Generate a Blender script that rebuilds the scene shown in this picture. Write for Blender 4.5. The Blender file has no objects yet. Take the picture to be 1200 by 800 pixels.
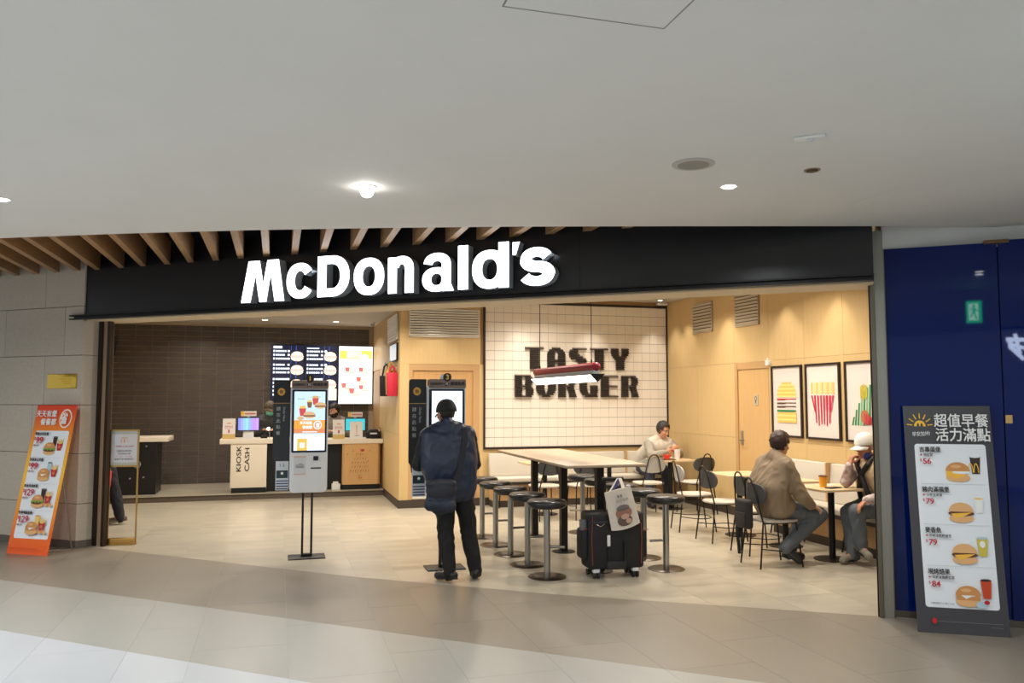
import bpy, bmesh, math, random
from mathutils import Vector, Matrix, Euler, noise
random.seed(7)
PI = math.pi
SC = bpy.context.scene
COL = SC.collection

# ------------------------------------------------------------------ camera, world, exposure
F_PX, CAM_H, YAW, TILT = 950.0, 1.65, math.radians(16.106), math.radians(4.034)
cd = bpy.data.cameras.new('camera')
cd.sensor_width = 36.0
cd.lens = 36.0 * F_PX / 1200.0
cam = bpy.data.objects.new('camera', cd)
COL.objects.link(cam)
cam.location = (0, 0, CAM_H)
cam.rotation_euler = (PI / 2 + TILT, 0, -YAW)
SC.camera = cam

w = bpy.data.worlds.new('world')
SC.world = w
w.use_nodes = True
bg = w.node_tree.nodes['Background']
bg.inputs[0].default_value = (0.93, 0.97, 1.0, 1)
bg.inputs[1].default_value = 0.50

SC.view_settings.view_transform = 'Standard'
SC.view_settings.look = 'None'
SC.view_settings.gamma = 1.0
SC.view_settings.exposure = 0.0
SC.view_settings.use_curve_mapping = False

WARM, WARM2, COOL = (1.0, 0.90, 0.77), (1.0, 0.92, 0.80), (0.95, 0.98, 1.0)


def area(x, y, z, power, size, col=WARM, spread=PI, size_y=None, rot=(0, 0, 0)):
    l = bpy.data.lights.new('lamp', 'AREA')
    l.energy = power
    l.color = col
    l.size = size
    if size_y:
        l.shape = 'RECTANGLE'
        l.size_y = size_y
    else:
        l.shape = 'DISK'
    l.spread = spread
    o = bpy.data.objects.new('lamp', l)
    o.location = (x, y, z)
    o.rotation_euler = rot
    COL.objects.link(o)
    return o


def spot(x, y, z, power, angle, col=WARM, blend=0.6, rot=(0, 0, 0), r=0.03):
    l = bpy.data.lights.new('spot', 'SPOT')
    l.energy = power
    l.color = col
    l.spot_size = angle
    l.spot_blend = blend
    l.shadow_soft_size = r
    o = bpy.data.objects.new('spot', l)
    o.location = (x, y, z)
    o.rotation_euler = rot
    COL.objects.link(o)
    return o


# interior lamps: (x, y, z, watts)
INT_LAMPS = [(2.6, 10.6, 3.2, 40), (4.0, 9.2, 3.2, 42), (5.3, 8.2, 3.2, 36), (5.2, 10.3, 3.2, 42), (3.9, 11.3, 3.2, 32),
             (4.9, 6.6, 3.2, 36), (3.3, 7.6, 3.2, 34), (1.2, 11.6, 3.03, 42), (-0.4, 11.9, 3.03, 42), (-1.6, 12.6, 3.03, 34), (0.4, 10.0, 3.03, 36),
             (-1.4, 15.0, 3.03, 16), (-0.24, 15.0, 3.03, 18), (1.0, 15.0, 3.03, 18)]
for (x, y, z, p) in INT_LAMPS:
    area(x, y, z - 0.02, p * 0.84, 0.16, WARM, math.radians(150))
# wall washers in front of the oak wall and the white tiled wall
WASH = [(6.02, y, 3.2) for y in (5.0, 6.0, 7.0, 8.0, 9.0, 10.4, 11.6)] + [(x, 12.02, 3.2) for x in (2.3, 3.7, 4.9, 6.0)]
for (x, y, z) in WASH:
    spot(x, y, z - 0.02, 30, math.radians(76), WARM2, 0.7)
# mall corridor downlights: (x, y, watts)
MALL = [(0.507, 4.995, 26), (2.649, 4.355, 20), (-1.763, 5.964, 34), (3.789, 2.582, 16), (1.4, 1.2, 34), (-1.2, 1.8, 40), (-3.4, 3.6, 36),
        (-0.6, -1.6, 40), (2.4, -1.4, 34), (-3.2, 0.2, 36), (-4.2, 7.0, 60)]  # last lamp is unseen, kept strong to brighten the stone wall
for (x, y, p) in MALL:
    area(x, y, 2.925, p * (1.3 if y > 2.2 else 0.75), 0.085, COOL, math.radians(165))


# ------------------------------------------------------------------ materials
def s2l(c):
    return tuple(((v / 255.0) / 12.92 if v <= 10 else ((v / 255.0 + 0.055) / 1.055) ** 2.4) for v in c)


MATS = {}


def mat(name, rgb, rough=0.5, metal=0.0, emit=0.0, var=0.0, scale=8.0, stretch=(1, 1, 1), spec=0.5, bump=0.0, coat=0.0, alpha=1.0, rgb2=None, objvar=0.0):
    if name in MATS:
        return MATS[name]
    m = bpy.data.materials.new(name)
    MATS[name] = m
    m.use_nodes = True
    nt = m.node_tree
    b = nt.nodes['Principled BSDF']
    c = s2l(rgb) + (1,)
    b.inputs['Base Color'].default_value = c
    b.inputs['Roughness'].default_value = rough
    b.inputs['Metallic'].default_value = metal
    b.inputs['Specular IOR Level'].default_value = spec
    if coat:
        b.inputs['Coat Weight'].default_value = coat
    if alpha < 1:
        b.inputs['Alpha'].default_value = alpha
    if emit:
        b.inputs['Emission Color'].default_value = c
        b.inputs['Emission Strength'].default_value = emit
    m.diffuse_color = c
    if var or bump or objvar:
        tc = nt.nodes.new('ShaderNodeTexCoord')
        mp = nt.nodes.new('ShaderNodeMapping')
        mp.inputs['Scale'].default_value = stretch
        nz = nt.nodes.new('ShaderNodeTexNoise')
        nz.inputs['Scale'].default_value = scale
        nz.inputs['Detail'].default_value = 5
        nt.links.new(tc.outputs['Object'], mp.inputs['Vector'])
        vec = mp.outputs['Vector']
        if objvar:
            oi = nt.nodes.new('ShaderNodeObjectInfo')
            ad = nt.nodes.new('ShaderNodeVectorMath')
            ad.operation = 'MULTIPLY_ADD'
            cx = nt.nodes.new('ShaderNodeCombineXYZ')
            for i in range(3):
                nt.links.new(oi.outputs['Random'], cx.inputs[i])
            nt.links.new(cx.outputs[0], ad.inputs[0])
            ad.inputs[1].default_value = (37, 53, 71)
            nt.links.new(vec, ad.inputs[2])
            vec = ad.outputs[0]
        nt.links.new(vec, nz.inputs['Vector'])
        if var or objvar:
            c2 = s2l(rgb2) + (1,) if rgb2 else tuple(max(0, v * (1 - var)) for v in c[:3]) + (1,)
            mx = nt.nodes.new('ShaderNodeMix')
            mx.data_type = 'RGBA'
            mx.inputs[6].default_value = c
            mx.inputs[7].default_value = c2
            rp = nt.nodes.new('ShaderNodeMapRange')
            rp.inputs[1].default_value = 0.3
            rp.inputs[2].default_value = 0.7
            nt.links.new(nz.outputs['Fac'], rp.inputs[0])
            nt.links.new(rp.outputs[0], mx.inputs[0])
            out = mx.outputs[2]
            if objvar:
                hv = nt.nodes.new('ShaderNodeHueSaturation')
                mr = nt.nodes.new('ShaderNodeMapRange')
                mr.inputs[3].default_value = 1 - objvar
                mr.inputs[4].default_value = 1 + objvar
                nt.links.new(oi.outputs['Random'], mr.inputs[0])
                nt.links.new(mr.outputs[0], hv.inputs['Value'])
                nt.links.new(out, hv.inputs['Color'])
                out = hv.outputs[0]
            nt.links.new(out, b.inputs['Base Color'])
        if bump:
            bp = nt.nodes.new('ShaderNodeBump')
            bp.inputs['Strength'].default_value = bump
            bp.inputs['Distance'].default_value = 0.01
            nt.links.new(nz.outputs['Fac'], bp.inputs['Height'])
            nt.links.new(bp.outputs[0], b.inputs['Normal'])
    return m


def glow(name, rgb, strength):
    """a backlit colour: only screens, lamps and lit signs"""
    if name in MATS:
        return MATS[name]
    m = bpy.data.materials.new(name)
    MATS[name] = m
    m.use_nodes = True
    b = m.node_tree.nodes['Principled BSDF']
    c = s2l(rgb) + (1,)
    b.inputs['Base Color'].default_value = (0.02, 0.02, 0.02, 1)
    b.inputs['Roughness'].default_value = 0.3
    b.inputs['Emission Color'].default_value = c
    b.inputs['Emission Strength'].default_value = strength
    return m


WHITE_PAINT = mat('ceiling_paint', (226, 224, 219), 0.75, var=0.03, scale=2)
CEIL_IN = mat('interior_ceiling_paint', (196, 190, 180), 0.8, var=0.03, scale=2)
BLACK_PLENUM = mat('black_paint', (16, 16, 18), 0.8, var=0.2)
FASCIA = mat('black_panel', (27, 28, 31), 0.33, var=0.15, scale=3, spec=0.5)
BLACK_METAL = mat('black_metal', (17, 16, 16), 0.45, var=0.2, spec=0.4)
SLAT = mat('oak_slat', (176, 136, 95), 0.55, var=0.22, scale=5, stretch=(12, 1, 12))
STONE = mat('grey_stone', (200, 190, 174), 0.55, var=0.10, scale=26, stretch=(1, 1, 2.2), objvar=0.02)
GROUT_D = mat('dark_joint', (96, 90, 84), 0.8)
OAK = mat('oak_veneer', (215, 184, 130), 0.45, var=0.10, scale=4, stretch=(22, 22, 0.7), objvar=0.012)
OAK_EDGE = mat('oak_edge', (198, 158, 110), 0.5, var=0.12, scale=4, stretch=(22, 22, 0.7))
OAK_TOP = mat('oak_table_top', (214, 186, 146), 0.4, var=0.08, scale=5, stretch=(1, 10, 1))
TABLE_TOP = mat('taupe_table_top', (190, 168, 142), 0.4, var=0.05, scale=5)
BROWN_TILE = mat('brown_tile', (90, 81, 74), 0.35, var=0.14, scale=14, stretch=(1, 1, 4), objvar=0.06)
BROWN_GROUT = mat('tan_grout', (176, 158, 136), 0.8)
WHITE_TILE = mat('white_tile', (236, 228, 216), 0.22, var=0.02, scale=3, objvar=0.012)
TILE_GROUT = mat('brown_grout', (92, 76, 62), 0.8)
FL_WHITE = mat('floor_white', (190, 194, 197), 0.32, var=0.07, scale=3, stretch=(1, 0.35, 1), objvar=0.02)
FL_MID = mat('floor_light_beige', (168, 166, 158), 0.32, var=0.08, scale=3, stretch=(1, 0.35, 1), objvar=0.015)
FL_DARK = mat('floor_dark_beige', (140, 131, 117), 0.36, var=0.08, scale=3, stretch=(1, 0.35, 1), objvar=0.015)
FL_IN = mat('floor_cream', (186, 178, 160), 0.30, var=0.22, scale=2.6, stretch=(0.6, 2.0, 1), objvar=0.04)
FL_GROUT = mat('floor_grout', (184, 180, 170), 0.6)
STEP_DARK = mat('step_riser', (92, 80, 68), 0.5, var=0.1)
STEEL = mat('brushed_steel', (176, 174, 168), 0.28, 1.0, var=0.08, scale=3, stretch=(20, 20, 1))
STEEL_D = mat('bronze_steel', (120, 112, 100), 0.34, 1.0, var=0.1, scale=3, stretch=(20, 20, 1))
CHROME = mat('chrome', (205, 205, 205), 0.12, 1.0)
GOLD = mat('brushed_gold', (190, 150, 84), 0.32, 1.0, var=0.08, scale=6)
BRASS = mat('polished_brass', (226, 190, 84), 0.16, 1.0, bump=0.35, scale=14)
BLUE_GLASS = mat('blue_back_painted_glass', (2, 27, 92), 0.03, spec=0.28)
BLACK = mat('matt_black', (14, 14, 15), 0.6)
DARK = mat('dark_vinyl', (38, 36, 35), 0.32, spec=0.5, var=0.1)
WHITE = mat('white_plastic', (232, 232, 230), 0.4)
WHITE_LAM = mat('white_laminate', (232, 222, 204), 0.4)
GREY_PL = mat('silver_plastic', (222, 225, 228), 0.38)
TAUPE = mat('taupe_header', (128, 112, 104), 0.5)
CHAR = mat('charcoal_panel', (40, 42, 46), 0.5)
PAPER = mat('white_paper', (230, 228, 226), 0.6)
BEIGE_VINYL = mat('beige_vinyl', (202, 194, 180), 0.45, var=0.04, scale=3)
CHAIR_PAD = mat('light_grey_upholstery', (196, 186, 172), 0.7, var=0.06, scale=20)
CHAIR_BACK = mat('grey_backrest', (70, 70, 71), 0.5, var=0.06)
CHAIR_BACK_L = mat('pale_grey_backrest', (170, 166, 158), 0.5, var=0.06)
SKIN = mat('skin', (214, 160, 128), 0.55, var=0.06, scale=20)
SKIN2 = mat('skin_tanned', (186, 124, 92), 0.55, var=0.08, scale=20)
HAIR = mat('dark_hair', (30, 24, 22), 0.55, var=0.3, scale=60)
HAIR_B = mat('brown_hair', (62, 40, 30), 0.5, var=0.4, scale=60)
HAIR_G = mat('grey_hair', (176, 168, 158), 0.6, var=0.3, scale=60)
EYE = mat('eye', (30, 24, 20), 0.2)
LIP = mat('lips', (170, 96, 84), 0.5)
INK = mat('black_ink', (22, 20, 20), 0.6)
INK_G = mat('grey_ink', (110, 108, 108), 0.6)
INK_R = mat('red_ink', (190, 24, 50), 0.55)
INK_W = mat('white_ink', (238, 238, 234), 0.55)
INK_Y = mat('yellow_ink', (246, 192, 40), 0.55)
P_BUN = mat('print_bun', (206, 142, 80), 0.55)
P_BUN2 = mat('print_bun_light', (226, 174, 116), 0.55)
P_PATTY = mat('print_patty', (92, 52, 32), 0.55)
P_GREEN = mat('print_lettuce', (118, 160, 58), 0.55)
P_CHEESE = mat('print_cheese', (244, 186, 58), 0.55)
P_RED = mat('print_red', (188, 22, 38), 0.55)
P_COLA = mat('print_cola', (52, 30, 24), 0.55)
P_ICE = mat('print_ice', (176, 202, 214), 0.55)
P_TEA = mat('print_tea', (196, 66, 22), 0.55)
P_FRY = mat('print_fries', (240, 200, 110), 0.55)


# ------------------------------------------------------------------ mesh helpers
class MB:
    def __init__(self):
        self.v, self.f, self.m = [], [], []
        self.cur = 0

    def add(self, vs, fs):
        o = len(self.v)
        self.v += [tuple(p) for p in vs]
        for q in fs:
            self.f.append(tuple(i + o for i in q))
            self.m.append(self.cur)

    def box(self, x0, x1, y0, y1, z0, z1, M=None):
        vs = [(x0, y0, z0), (x1, y0, z0), (x1, y1, z0), (x0, y1, z0), (x0, y0, z1), (x1, y0, z1), (x1, y1, z1), (x0, y1, z1)]
        if M is not None:
            vs = [M @ Vector(p) for p in vs]
        self.add(vs, [(0, 3, 2, 1), (4, 5, 6, 7), (0, 1, 5, 4), (1, 2, 6, 5), (2, 3, 7, 6), (3, 0, 4, 7)])

    def prism(self, pts, z0, z1):
        """polygon in XY (counter-clockwise) extruded in Z"""
        n = len(pts)
        vs = [(p[0], p[1], z0) for p in pts] + [(p[0], p[1], z1) for p in pts]
        self.add(vs, [tuple(range(n - 1, -1, -1)), tuple(range(n, 2 * n))] + [(i, (i + 1) % n, n + (i + 1) % n, n + i) for i in range(n)])

    def prism_y(self, pts, y0, y1):
        """polygon in XZ (counter-clockwise seen from -Y) extruded in Y"""
        n = len(pts)
        vs = [(p[0], y0, p[1]) for p in pts] + [(p[0], y1, p[1]) for p in pts]
        self.add(vs, [tuple(range(n)), tuple(range(2 * n - 1, n - 1, -1))] + [((i + 1) % n, i, n + i, n + (i + 1) % n) for i in range(n)])

    def cyl(self, p0, p1, r0, r1=None, n=14):
        r1 = r0 if r1 is None else r1
        p0, p1 = Vector(p0), Vector(p1)
        d = (p1 - p0).normalized()
        a = d.orthogonal().normalized()
        b = d.cross(a)
        vs = []
        for p, r in ((p0, r0), (p1, r1)):
            vs += [p + (a * math.cos(2 * PI * i / n) + b * math.sin(2 * PI * i / n)) * r for i in range(n)]
        self.add(vs, [tuple(range(n - 1, -1, -1)), tuple(range(n, 2 * n))] + [(i, (i + 1) % n, n + (i + 1) % n, n + i) for i in range(n)])

    def tube(self, pts, r, n=6):
        pts = [Vector(p) for p in pts]
        rings = []
        up = None
        for i, p in enumerate(pts):
            d = (pts[min(i + 1, len(pts) - 1)] - pts[max(i - 1, 0)]).normalized()
            if up is None:
                up = d.orthogonal().normalized()
            up = (up - d * up.dot(d)).normalized()
            b = d.cross(up)
            rings.append([p + (up * math.cos(2 * PI * k / n) + b * math.sin(2 * PI * k / n)) * r for k in range(n)])
        vs = [q for g in rings for q in g]
        fs = [tuple(range(n - 1, -1, -1)), tuple((len(pts) - 1) * n + k for k in range(n))]
        for i in range(len(pts) - 1):
            for k in range(n):
                fs.append((i * n + k, i * n + (k + 1) % n, (i + 1) * n + (k + 1) % n, (i + 1) * n + k))
        self.add(vs, fs)

    def lathe(self, prof, c=(0, 0, 0), n=24):
        c = Vector(c)
        vs = []
        for (r, z) in prof:
            vs += [c + Vector((r * math.cos(2 * PI * k / n), r * math.sin(2 * PI * k / n), z)) for k in range(n)]
        fs = []
        for i in range(len(prof) - 1):
            for k in range(n):
                fs.append((i * n + k, i * n + (k + 1) % n, (i + 1) * n + (k + 1) % n, (i + 1) * n + k))
        fs += [tuple(range(n - 1, -1, -1)), tuple((len(prof) - 1) * n + k for k in range(n))]
        self.add(vs, fs)

    def ell(self, c, r, n=16, m=10, M=None):
        c = Vector(c)
        vs, fs = [], []
        for i in range(m + 1):
            t = -PI / 2 + PI * i / m
            t = max(min(t, PI / 2 - 0.02), -PI / 2 + 0.02)
            for k in range(n):
                p = Vector((r[0] * math.cos(t) * math.cos(2 * PI * k / n), r[1] * math.cos(t) * math.sin(2 * PI * k / n), r[2] * math.sin(t)))
                if M is not None:
                    p = M @ p
                vs.append(c + p)
        for i in range(m):
            for k in range(n):
                fs.append((i * n + k, i * n + (k + 1) % n, (i + 1) * n + (k + 1) % n, (i + 1) * n + k))
        fs += [tuple(range(n - 1, -1, -1)), tuple(m * n + k for k in range(n))]
        self.add(vs, fs)

    def cone(self, p0, p1, r0, r1, n=14):
        """round-ended tapered limb"""
        p0, p1 = Vector(p0), Vector(p1)
        d = p1 - p0
        L = d.length
        if L < 1e-5:
            self.ell(p0, (r0, r0, r0), n, 8)
            return
        d = d / L
        a = d.orthogonal().normalized()
        b = d.cross(a)
        prof = [(r0 * math.cos(t), -r0 * math.sin(t)) for t in (1.5, 1.1, 0.7, 0.35)] + [(r0 + (r1 - r0) * k / 4, L * k / 4) for k in range(5)] + [(r1 * math.cos(t), L + r1 * math.sin(t)) for t in (0.35, 0.7, 1.1, 1.5)]
        vs = []
        for (r, z) in prof:
            vs += [p0 + d * z + (a * math.cos(2 * PI * k / n) + b * math.sin(2 * PI * k / n)) * r for k in range(n)]
        fs = []
        for i in range(len(prof) - 1):
            for k in range(n):
                fs.append((i * n + k, i * n + (k + 1) % n, (i + 1) * n + (k + 1) % n, (i + 1) * n + k))
        fs += [tuple(range(n - 1, -1, -1)), tuple((len(prof) - 1) * n + k for k in range(n))]
        self.add(vs, fs)

    def mesh(self, name, mats, smooth=False, bevel=0.0, seg=2):
        me = bpy.data.meshes.new(name)
        me.from_pydata(self.v, [], self.f)
        if not isinstance(mats, (list, tuple)):
            mats = [mats]
        for q in mats:
            me.materials.append(q)
        if len(mats) > 1:
            me.polygons.foreach_set('material_index', self.m)
        if bevel:
            bm = bmesh.new()
            bm.from_mesh(me)
            bmesh.ops.recalc_face_normals(bm, faces=bm.faces)
            es = [e for e in bm.edges if len(e.link_faces) == 2 and e.calc_face_angle(0) > 0.6]
            bmesh.ops.bevel(bm, geom=es, offset=bevel, segments=seg, affect='EDGES', profile=0.5)
            bm.to_mesh(me)
            bm.free()
        if smooth:
            me.shade_smooth()
            if smooth != 'all':
                me.set_sharp_from_angle(angle=math.radians(38))
        return me

    def build(self, name, mats, parent=None, smooth=False, bevel=0.0, seg=2, **kw):
        return link(name, self.mesh(name, mats, smooth, bevel, seg), parent, **kw)


def link(name, me, parent=None, loc=None, rot=None, label=None, cat=None, group=None, kind=None):
    o = bpy.data.objects.new(name, me)
    COL.objects.link(o)
    if parent is not None:
        o.parent = parent
    if loc is not None:
        o.location = loc
    if rot is not None:
        o.rotation_euler = rot
    tag(o, label, cat, group, kind)
    return o


def tag(o, label=None, cat=None, group=None, kind=None):
    if label:
        o['label'] = label
    if cat:
        o['category'] = cat
    if group:
        o['group'] = group
    if kind:
        o['kind'] = kind
    return o


def thing(name, label, cat, loc=(0, 0, 0), rz=0.0, group=None, rx=0.0):
    return link(name, None, None, loc, (rx, 0, rz), label, cat, group)


def box(name, x0, x1, y0, y1, z0, z1, m, parent=None, bevel=0.0, seg=2, **kw):
    b = MB()
    b.box(x0, x1, y0, y1, z0, z1)
    return b.build(name, m, parent, smooth=bevel > 0, bevel=bevel, seg=seg, **kw)


def struct(o):
    o['kind'] = 'structure'
    return o


def copy_tree(src, parent=None):
    c = src.copy()
    COL.objects.link(c)
    if parent is not None:
        c.parent = parent
    for ch in list(src.children):
        copy_tree(ch, c)
    return c


def rbox_pts(x0, x1, z0, z1, r, n=5):
    out = []
    for (cx, cz, a0) in ((x1 - r, z0 + r, -PI / 2), (x1 - r, z1 - r, 0), (x0 + r, z1 - r, PI / 2), (x0 + r, z0 + r, PI)):
        for i in range(n + 1):
            a = a0 + PI / 2 * i / n
            out.append((cx + r * math.cos(a), cz + r * math.sin(a)))
    return out


_TXT = {}


def text_mesh(body, bold=0.0, ext=0.0, key=None):
    k = (body, bold, ext)
    if k in _TXT:
        return _TXT[k]
    cu = bpy.data.curves.new('lettering', 'FONT')
    cu.body = body
    cu.size = 1.0
    cu.align_x = 'CENTER'
    cu.align_y = 'CENTER'
    cu.offset = bold
    cu.extrude = ext
    cu.resolution_u = 3
    o = bpy.data.objects.new('lettering', cu)
    COL.objects.link(o)
    dg = bpy.context.evaluated_depsgraph_get()
    me = bpy.data.meshes.new_from_object(o.evaluated_get(dg))
    bpy.data.objects.remove(o)
    _TXT[k] = me
    return me


def txt(body, x, z, y, h, m, parent, bold=0.0, align='C', width=None, rot=0.0, depth=0.0, name='lettering'):
    """flat lettering facing -Y in the parent's frame; h = cap height; width squeezes it to fit"""
    me = text_mesh(body, min(bold, 0.006))
    vs = [Vector((v.co.x, v.co.y, 0)) for v in me.vertices]
    fs = [tuple(p.vertices) for p in me.polygons]
    n0, f0 = len(vs), list(fs)
    if bold > 0.006:
        k = (bold - 0.004) * 1.3
        base = list(vs)
        for q, (dx, dy) in enumerate(((k, 0), (-k, 0), (0, k * 0.7), (0, -k * 0.7)) if n0 < 6000 else ((k, 0), (-k, 0))):
            o = len(vs)
            vs += [v + Vector((dx, dy, (q + 1) * 0.0004)) for v in base]
            fs += [tuple(i + o for i in p) for p in f0]
    me = bpy.data.meshes.new('lettering')
    me.from_pydata(vs, [], fs)
    me.materials.append(m)
    xs = [v.co.x for v in me.vertices]
    ys = [v.co.y for v in me.vertices]
    if not xs:
        return None
    x0, x1, y0, y1 = min(xs), max(xs), min(ys), max(ys)
    sy = h / (y1 - y0)
    sx = width / (x1 - x0) if width else sy
    cx = {'C': (x0 + x1) / 2, 'L': x0, 'R': x1}[align]
    cr, sr = math.cos(rot), math.sin(rot)
    for v in me.vertices:
        px, pz = (v.co.x - cx) * sx, (v.co.y - (y0 + y1) / 2) * sy
        v.co = (x + px * cr - pz * sr, y - v.co.z, z + px * sr + pz * cr)
    return link(name, me, parent)


class Print:
    """flat print: many coloured shapes in one mesh, each a hair proud of the last, facing -Y"""

    def __init__(self, y=0.0):
        self.b = MB()
        self.mats = []
        self.y = y
        self.dy = 0.0004

    def _m(self, m):
        if m not in self.mats:
            self.mats.append(m)
        self.b.cur = self.mats.index(m)
        self.y -= self.dy

    def poly(self, pts, m):
        self._m(m)
        self.b.add([(p[0], self.y, p[1]) for p in pts], [tuple(range(len(pts)))])

    def rect(self, x0, x1, z0, z1, m):
        self.poly([(x0, z0), (x1, z0), (x1, z1), (x0, z1)], m)

    def rrect(self, x0, x1, z0, z1, r, m):
        self.poly(rbox_pts(x0, x1, z0, z1, r), m)

    def ell(self, x, z, rx, rz, m, n=20, a0=0.0, a1=2 * PI):
        full = abs(a1 - a0 - 2 * PI) < 1e-6
        k = n if full else n + 1
        self.poly([(x + rx * math.cos(a0 + (a1 - a0) * i / n), z + rz * math.sin(a0 + (a1 - a0) * i / n)) for i in range(k)], m)

    def ring(self, x, z, rx, rz, t, m, m_in, n=24):
        self.ell(x, z, rx, rz, m, n)
        self.ell(x, z, rx - t, rz - t, m_in, n)

    def burger(self, x, z, s, kind=0):
        self.ell(x, z - 0.30 * s, 0.52 * s, 0.20 * s, P_BUN2)
        if kind == 0:
            self.ell(x, z - 0.14 * s, 0.56 * s, 0.13 * s, P_PATTY)
            self.poly([(x - 0.58 * s, z - 0.02 * s)] + [(x - 0.58 * s + 1.16 * s * i / 8, z - (0.06 + 0.12 * (i % 2)) * s) for i in range(9)] + [(x + 0.58 * s, z + 0.04 * s)], P_GREEN)
        elif kind == 1:
            self.poly([(x - 0.5 * s, z - 0.22 * s), (x - 0.05 * s, z - 0.34 * s), (x + 0.3 * s, z - 0.2 * s), (x + 0.5 * s, z), (x - 0.5 * s, z)], P_CHEESE)
            self.ell(x + 0.15 * s, z - 0.05 * s, 0.4 * s, 0.08 * s, INK_W)
        elif kind == 2:
            self.ell(x, z - 0.08 * s, 0.55 * s, 0.13 * s, P_PATTY)
            self.poly([(x - 0.45 * s, z - 0.1 * s), (x - 0.2 * s, z - 0.3 * s), (x + 0.2 * s, z - 0.16 * s), (x + 0.45 * s, z - 0.02 * s)], P_CHEESE)
        elif kind == 3:
            self.rect(x - 0.5 * s, x + 0.48 * s, z - 0.22 * s, z + 0.02 * s, P_BUN)
            self.poly([(x - 0.3 * s, z), (x - 0.1 * s, z - 0.16 * s), (x + 0.1 * s, z - 0.06 * s), (x + 0.3 * s, z)], INK_W)
        top = P_BUN2 if kind == 2 else P_BUN
        self.ell(x, z + 0.0 * s, 0.52 * s, 0.42 * s, top, 20, 0, PI)
        self.ell(x - 0.08 * s, z + 0.22 * s, 0.22 * s, 0.08 * s, P_BUN2)

    def cup(self, x, z, s, m=None, lid=None):
        self.poly([(x - 0.2 * s, z - 0.5 * s), (x + 0.2 * s, z - 0.5 * s), (x + 0.28 * s, z + 0.5 * s), (x - 0.28 * s, z + 0.5 * s)], m or P_COLA)
        self.ell(x, z + 0.5 * s, 0.28 * s, 0.07 * s, lid or INK_G)

    def fries(self, x, z, s):
        for i in range(7):
            a = (i - 3) * 0.1
            self.poly([(x + a * s * 0.7 - 0.035 * s, z), (x + a * s * 0.7 + 0.035 * s, z), (x + a * s + 0.04 * s, z + (0.5 - 0.1 * (i % 3)) * s), (x + a * s - 0.03 * s, z + (0.5 - 0.1 * (i % 3)) * s)], P_FRY)
        self.poly([(x - 0.2 * s, z - 0.5 * s), (x + 0.2 * s, z - 0.5 * s), (x + 0.32 * s, z + 0.14 * s), (x, z + 0.04 * s), (x - 0.32 * s, z + 0.14 * s)], P_RED)
        self.arch(x, z - 0.2 * s, 0.12 * s, P_FRY)

    def arch(self, x, z, s, m):
        """double rounded arch emblem"""
        for sx in (-1, 1):
            pts_o, pts_i = [], []
            for i in range(13):
                a = PI * i / 12
                pts_o.append((x + sx * 0.5 * s + 0.5 * s * math.cos(a), z - 0.9 * s + 1.9 * s * math.sin(a)))
                pts_i.append((x + sx * 0.5 * s + 0.33 * s * math.cos(a), z - 0.9 * s + 1.65 * s * math.sin(a)))
            self._m(m)
            o = len(self.b.v)
            self.b.v += [(p[0], self.y, p[1]) for p in pts_o + pts_i]
            for i in range(12):
                self.b.f.append((o + i, o + i + 1, o + 13 + i + 1, o + 13 + i))
                self.b.m.append(self.b.cur)

    def build(self, name, parent):
        return self.b.build(name, self.mats, parent)


V3 = lambda x, y, z: Vector((x, y, z))


def remesh(b, vox, it=6, disp=None):
    """union of closed shapes as one continuous surface"""
    me = b.mesh('tmp', [])
    o = bpy.data.objects.new('tmp', me)
    COL.objects.link(o)
    r = o.modifiers.new('r', 'REMESH')
    r.mode = 'VOXEL'
    r.voxel_size = vox
    s = o.modifiers.new('s', 'SMOOTH')
    s.factor = 0.5
    s.iterations = it
    dg = bpy.context.evaluated_depsgraph_get()
    out = bpy.data.meshes.new_from_object(o.evaluated_get(dg))
    bpy.data.objects.remove(o)
    bpy.data.meshes.remove(me)
    if disp:
        amp, fr = disp
        ns = [v.normal.copy() for v in out.vertices]
        for v, n in zip(out.vertices, ns):
            p = v.co + V3(noise.noise(v.co * 5.0), noise.noise(v.co * 5.0 + V3(9, 2, 4)), 0) * 0.05
            k = 0.8 * noise.noise(Vector((p.x * fr, p.y * fr, p.z * fr * 0.55))) + 0.75 * (0.5 - abs(noise.noise(Vector((p.x * fr * 1.7 + 5, p.y * fr * 1.7 + p.z * fr * 0.9, p.z * fr * 0.5)))) * 2.2)
            v.co = v.co + n * amp * k
    out.shade_smooth()
    return out


def solid(name, b, vox, m, parent, it=6, disp=None, **kw):
    me = remesh(b, vox, it, disp)
    me.materials.clear()
    me.materials.append(m)
    return link(name, me, parent, **kw)

# ------------------------------------------------------------------ the storefront's own frame: s along the shopfront, m into the shop
FA = Vector((-1.832, 10.128, 0))
FD = Vector((0.7907, -0.6122, 0))
FM = Vector((0.6122, 0.7907, 0))
FROT = math.atan2(FD.y, FD.x)


def fp(s, m, z=0.0):
    return FA + FD * s + FM * m + Vector((0, 0, z))


def fstruct(name, b, mats, **kw):
    o = b.build(name, mats, None, **kw)
    o.location = FA
    o.rotation_euler = (0, 0, FROT)
    o['kind'] = 'structure'
    return o


def fkid(name, b, mats, par, **kw):
    return b.build(name, mats, par, **kw)


# ------------------------------------------------------------------ floor: clipped tiles in diagonal colour bands
def clip(poly, p, n):
    """keep the side where (q-p).n >= 0"""
    out = []
    for i in range(len(poly)):
        a, c = poly[i], poly[(i + 1) % len(poly)]
        da = (a[0] - p[0]) * n[0] + (a[1] - p[1]) * n[1]
        dc = (c[0] - p[0]) * n[0] + (c[1] - p[1]) * n[1]
        if da >= 0:
            out.append(a)
        if da * dc < 0:
            t = da / (da - dc)
            out.append((a[0] + (c[0] - a[0]) * t, a[1] + (c[1] - a[1]) * t))
    return out


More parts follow.
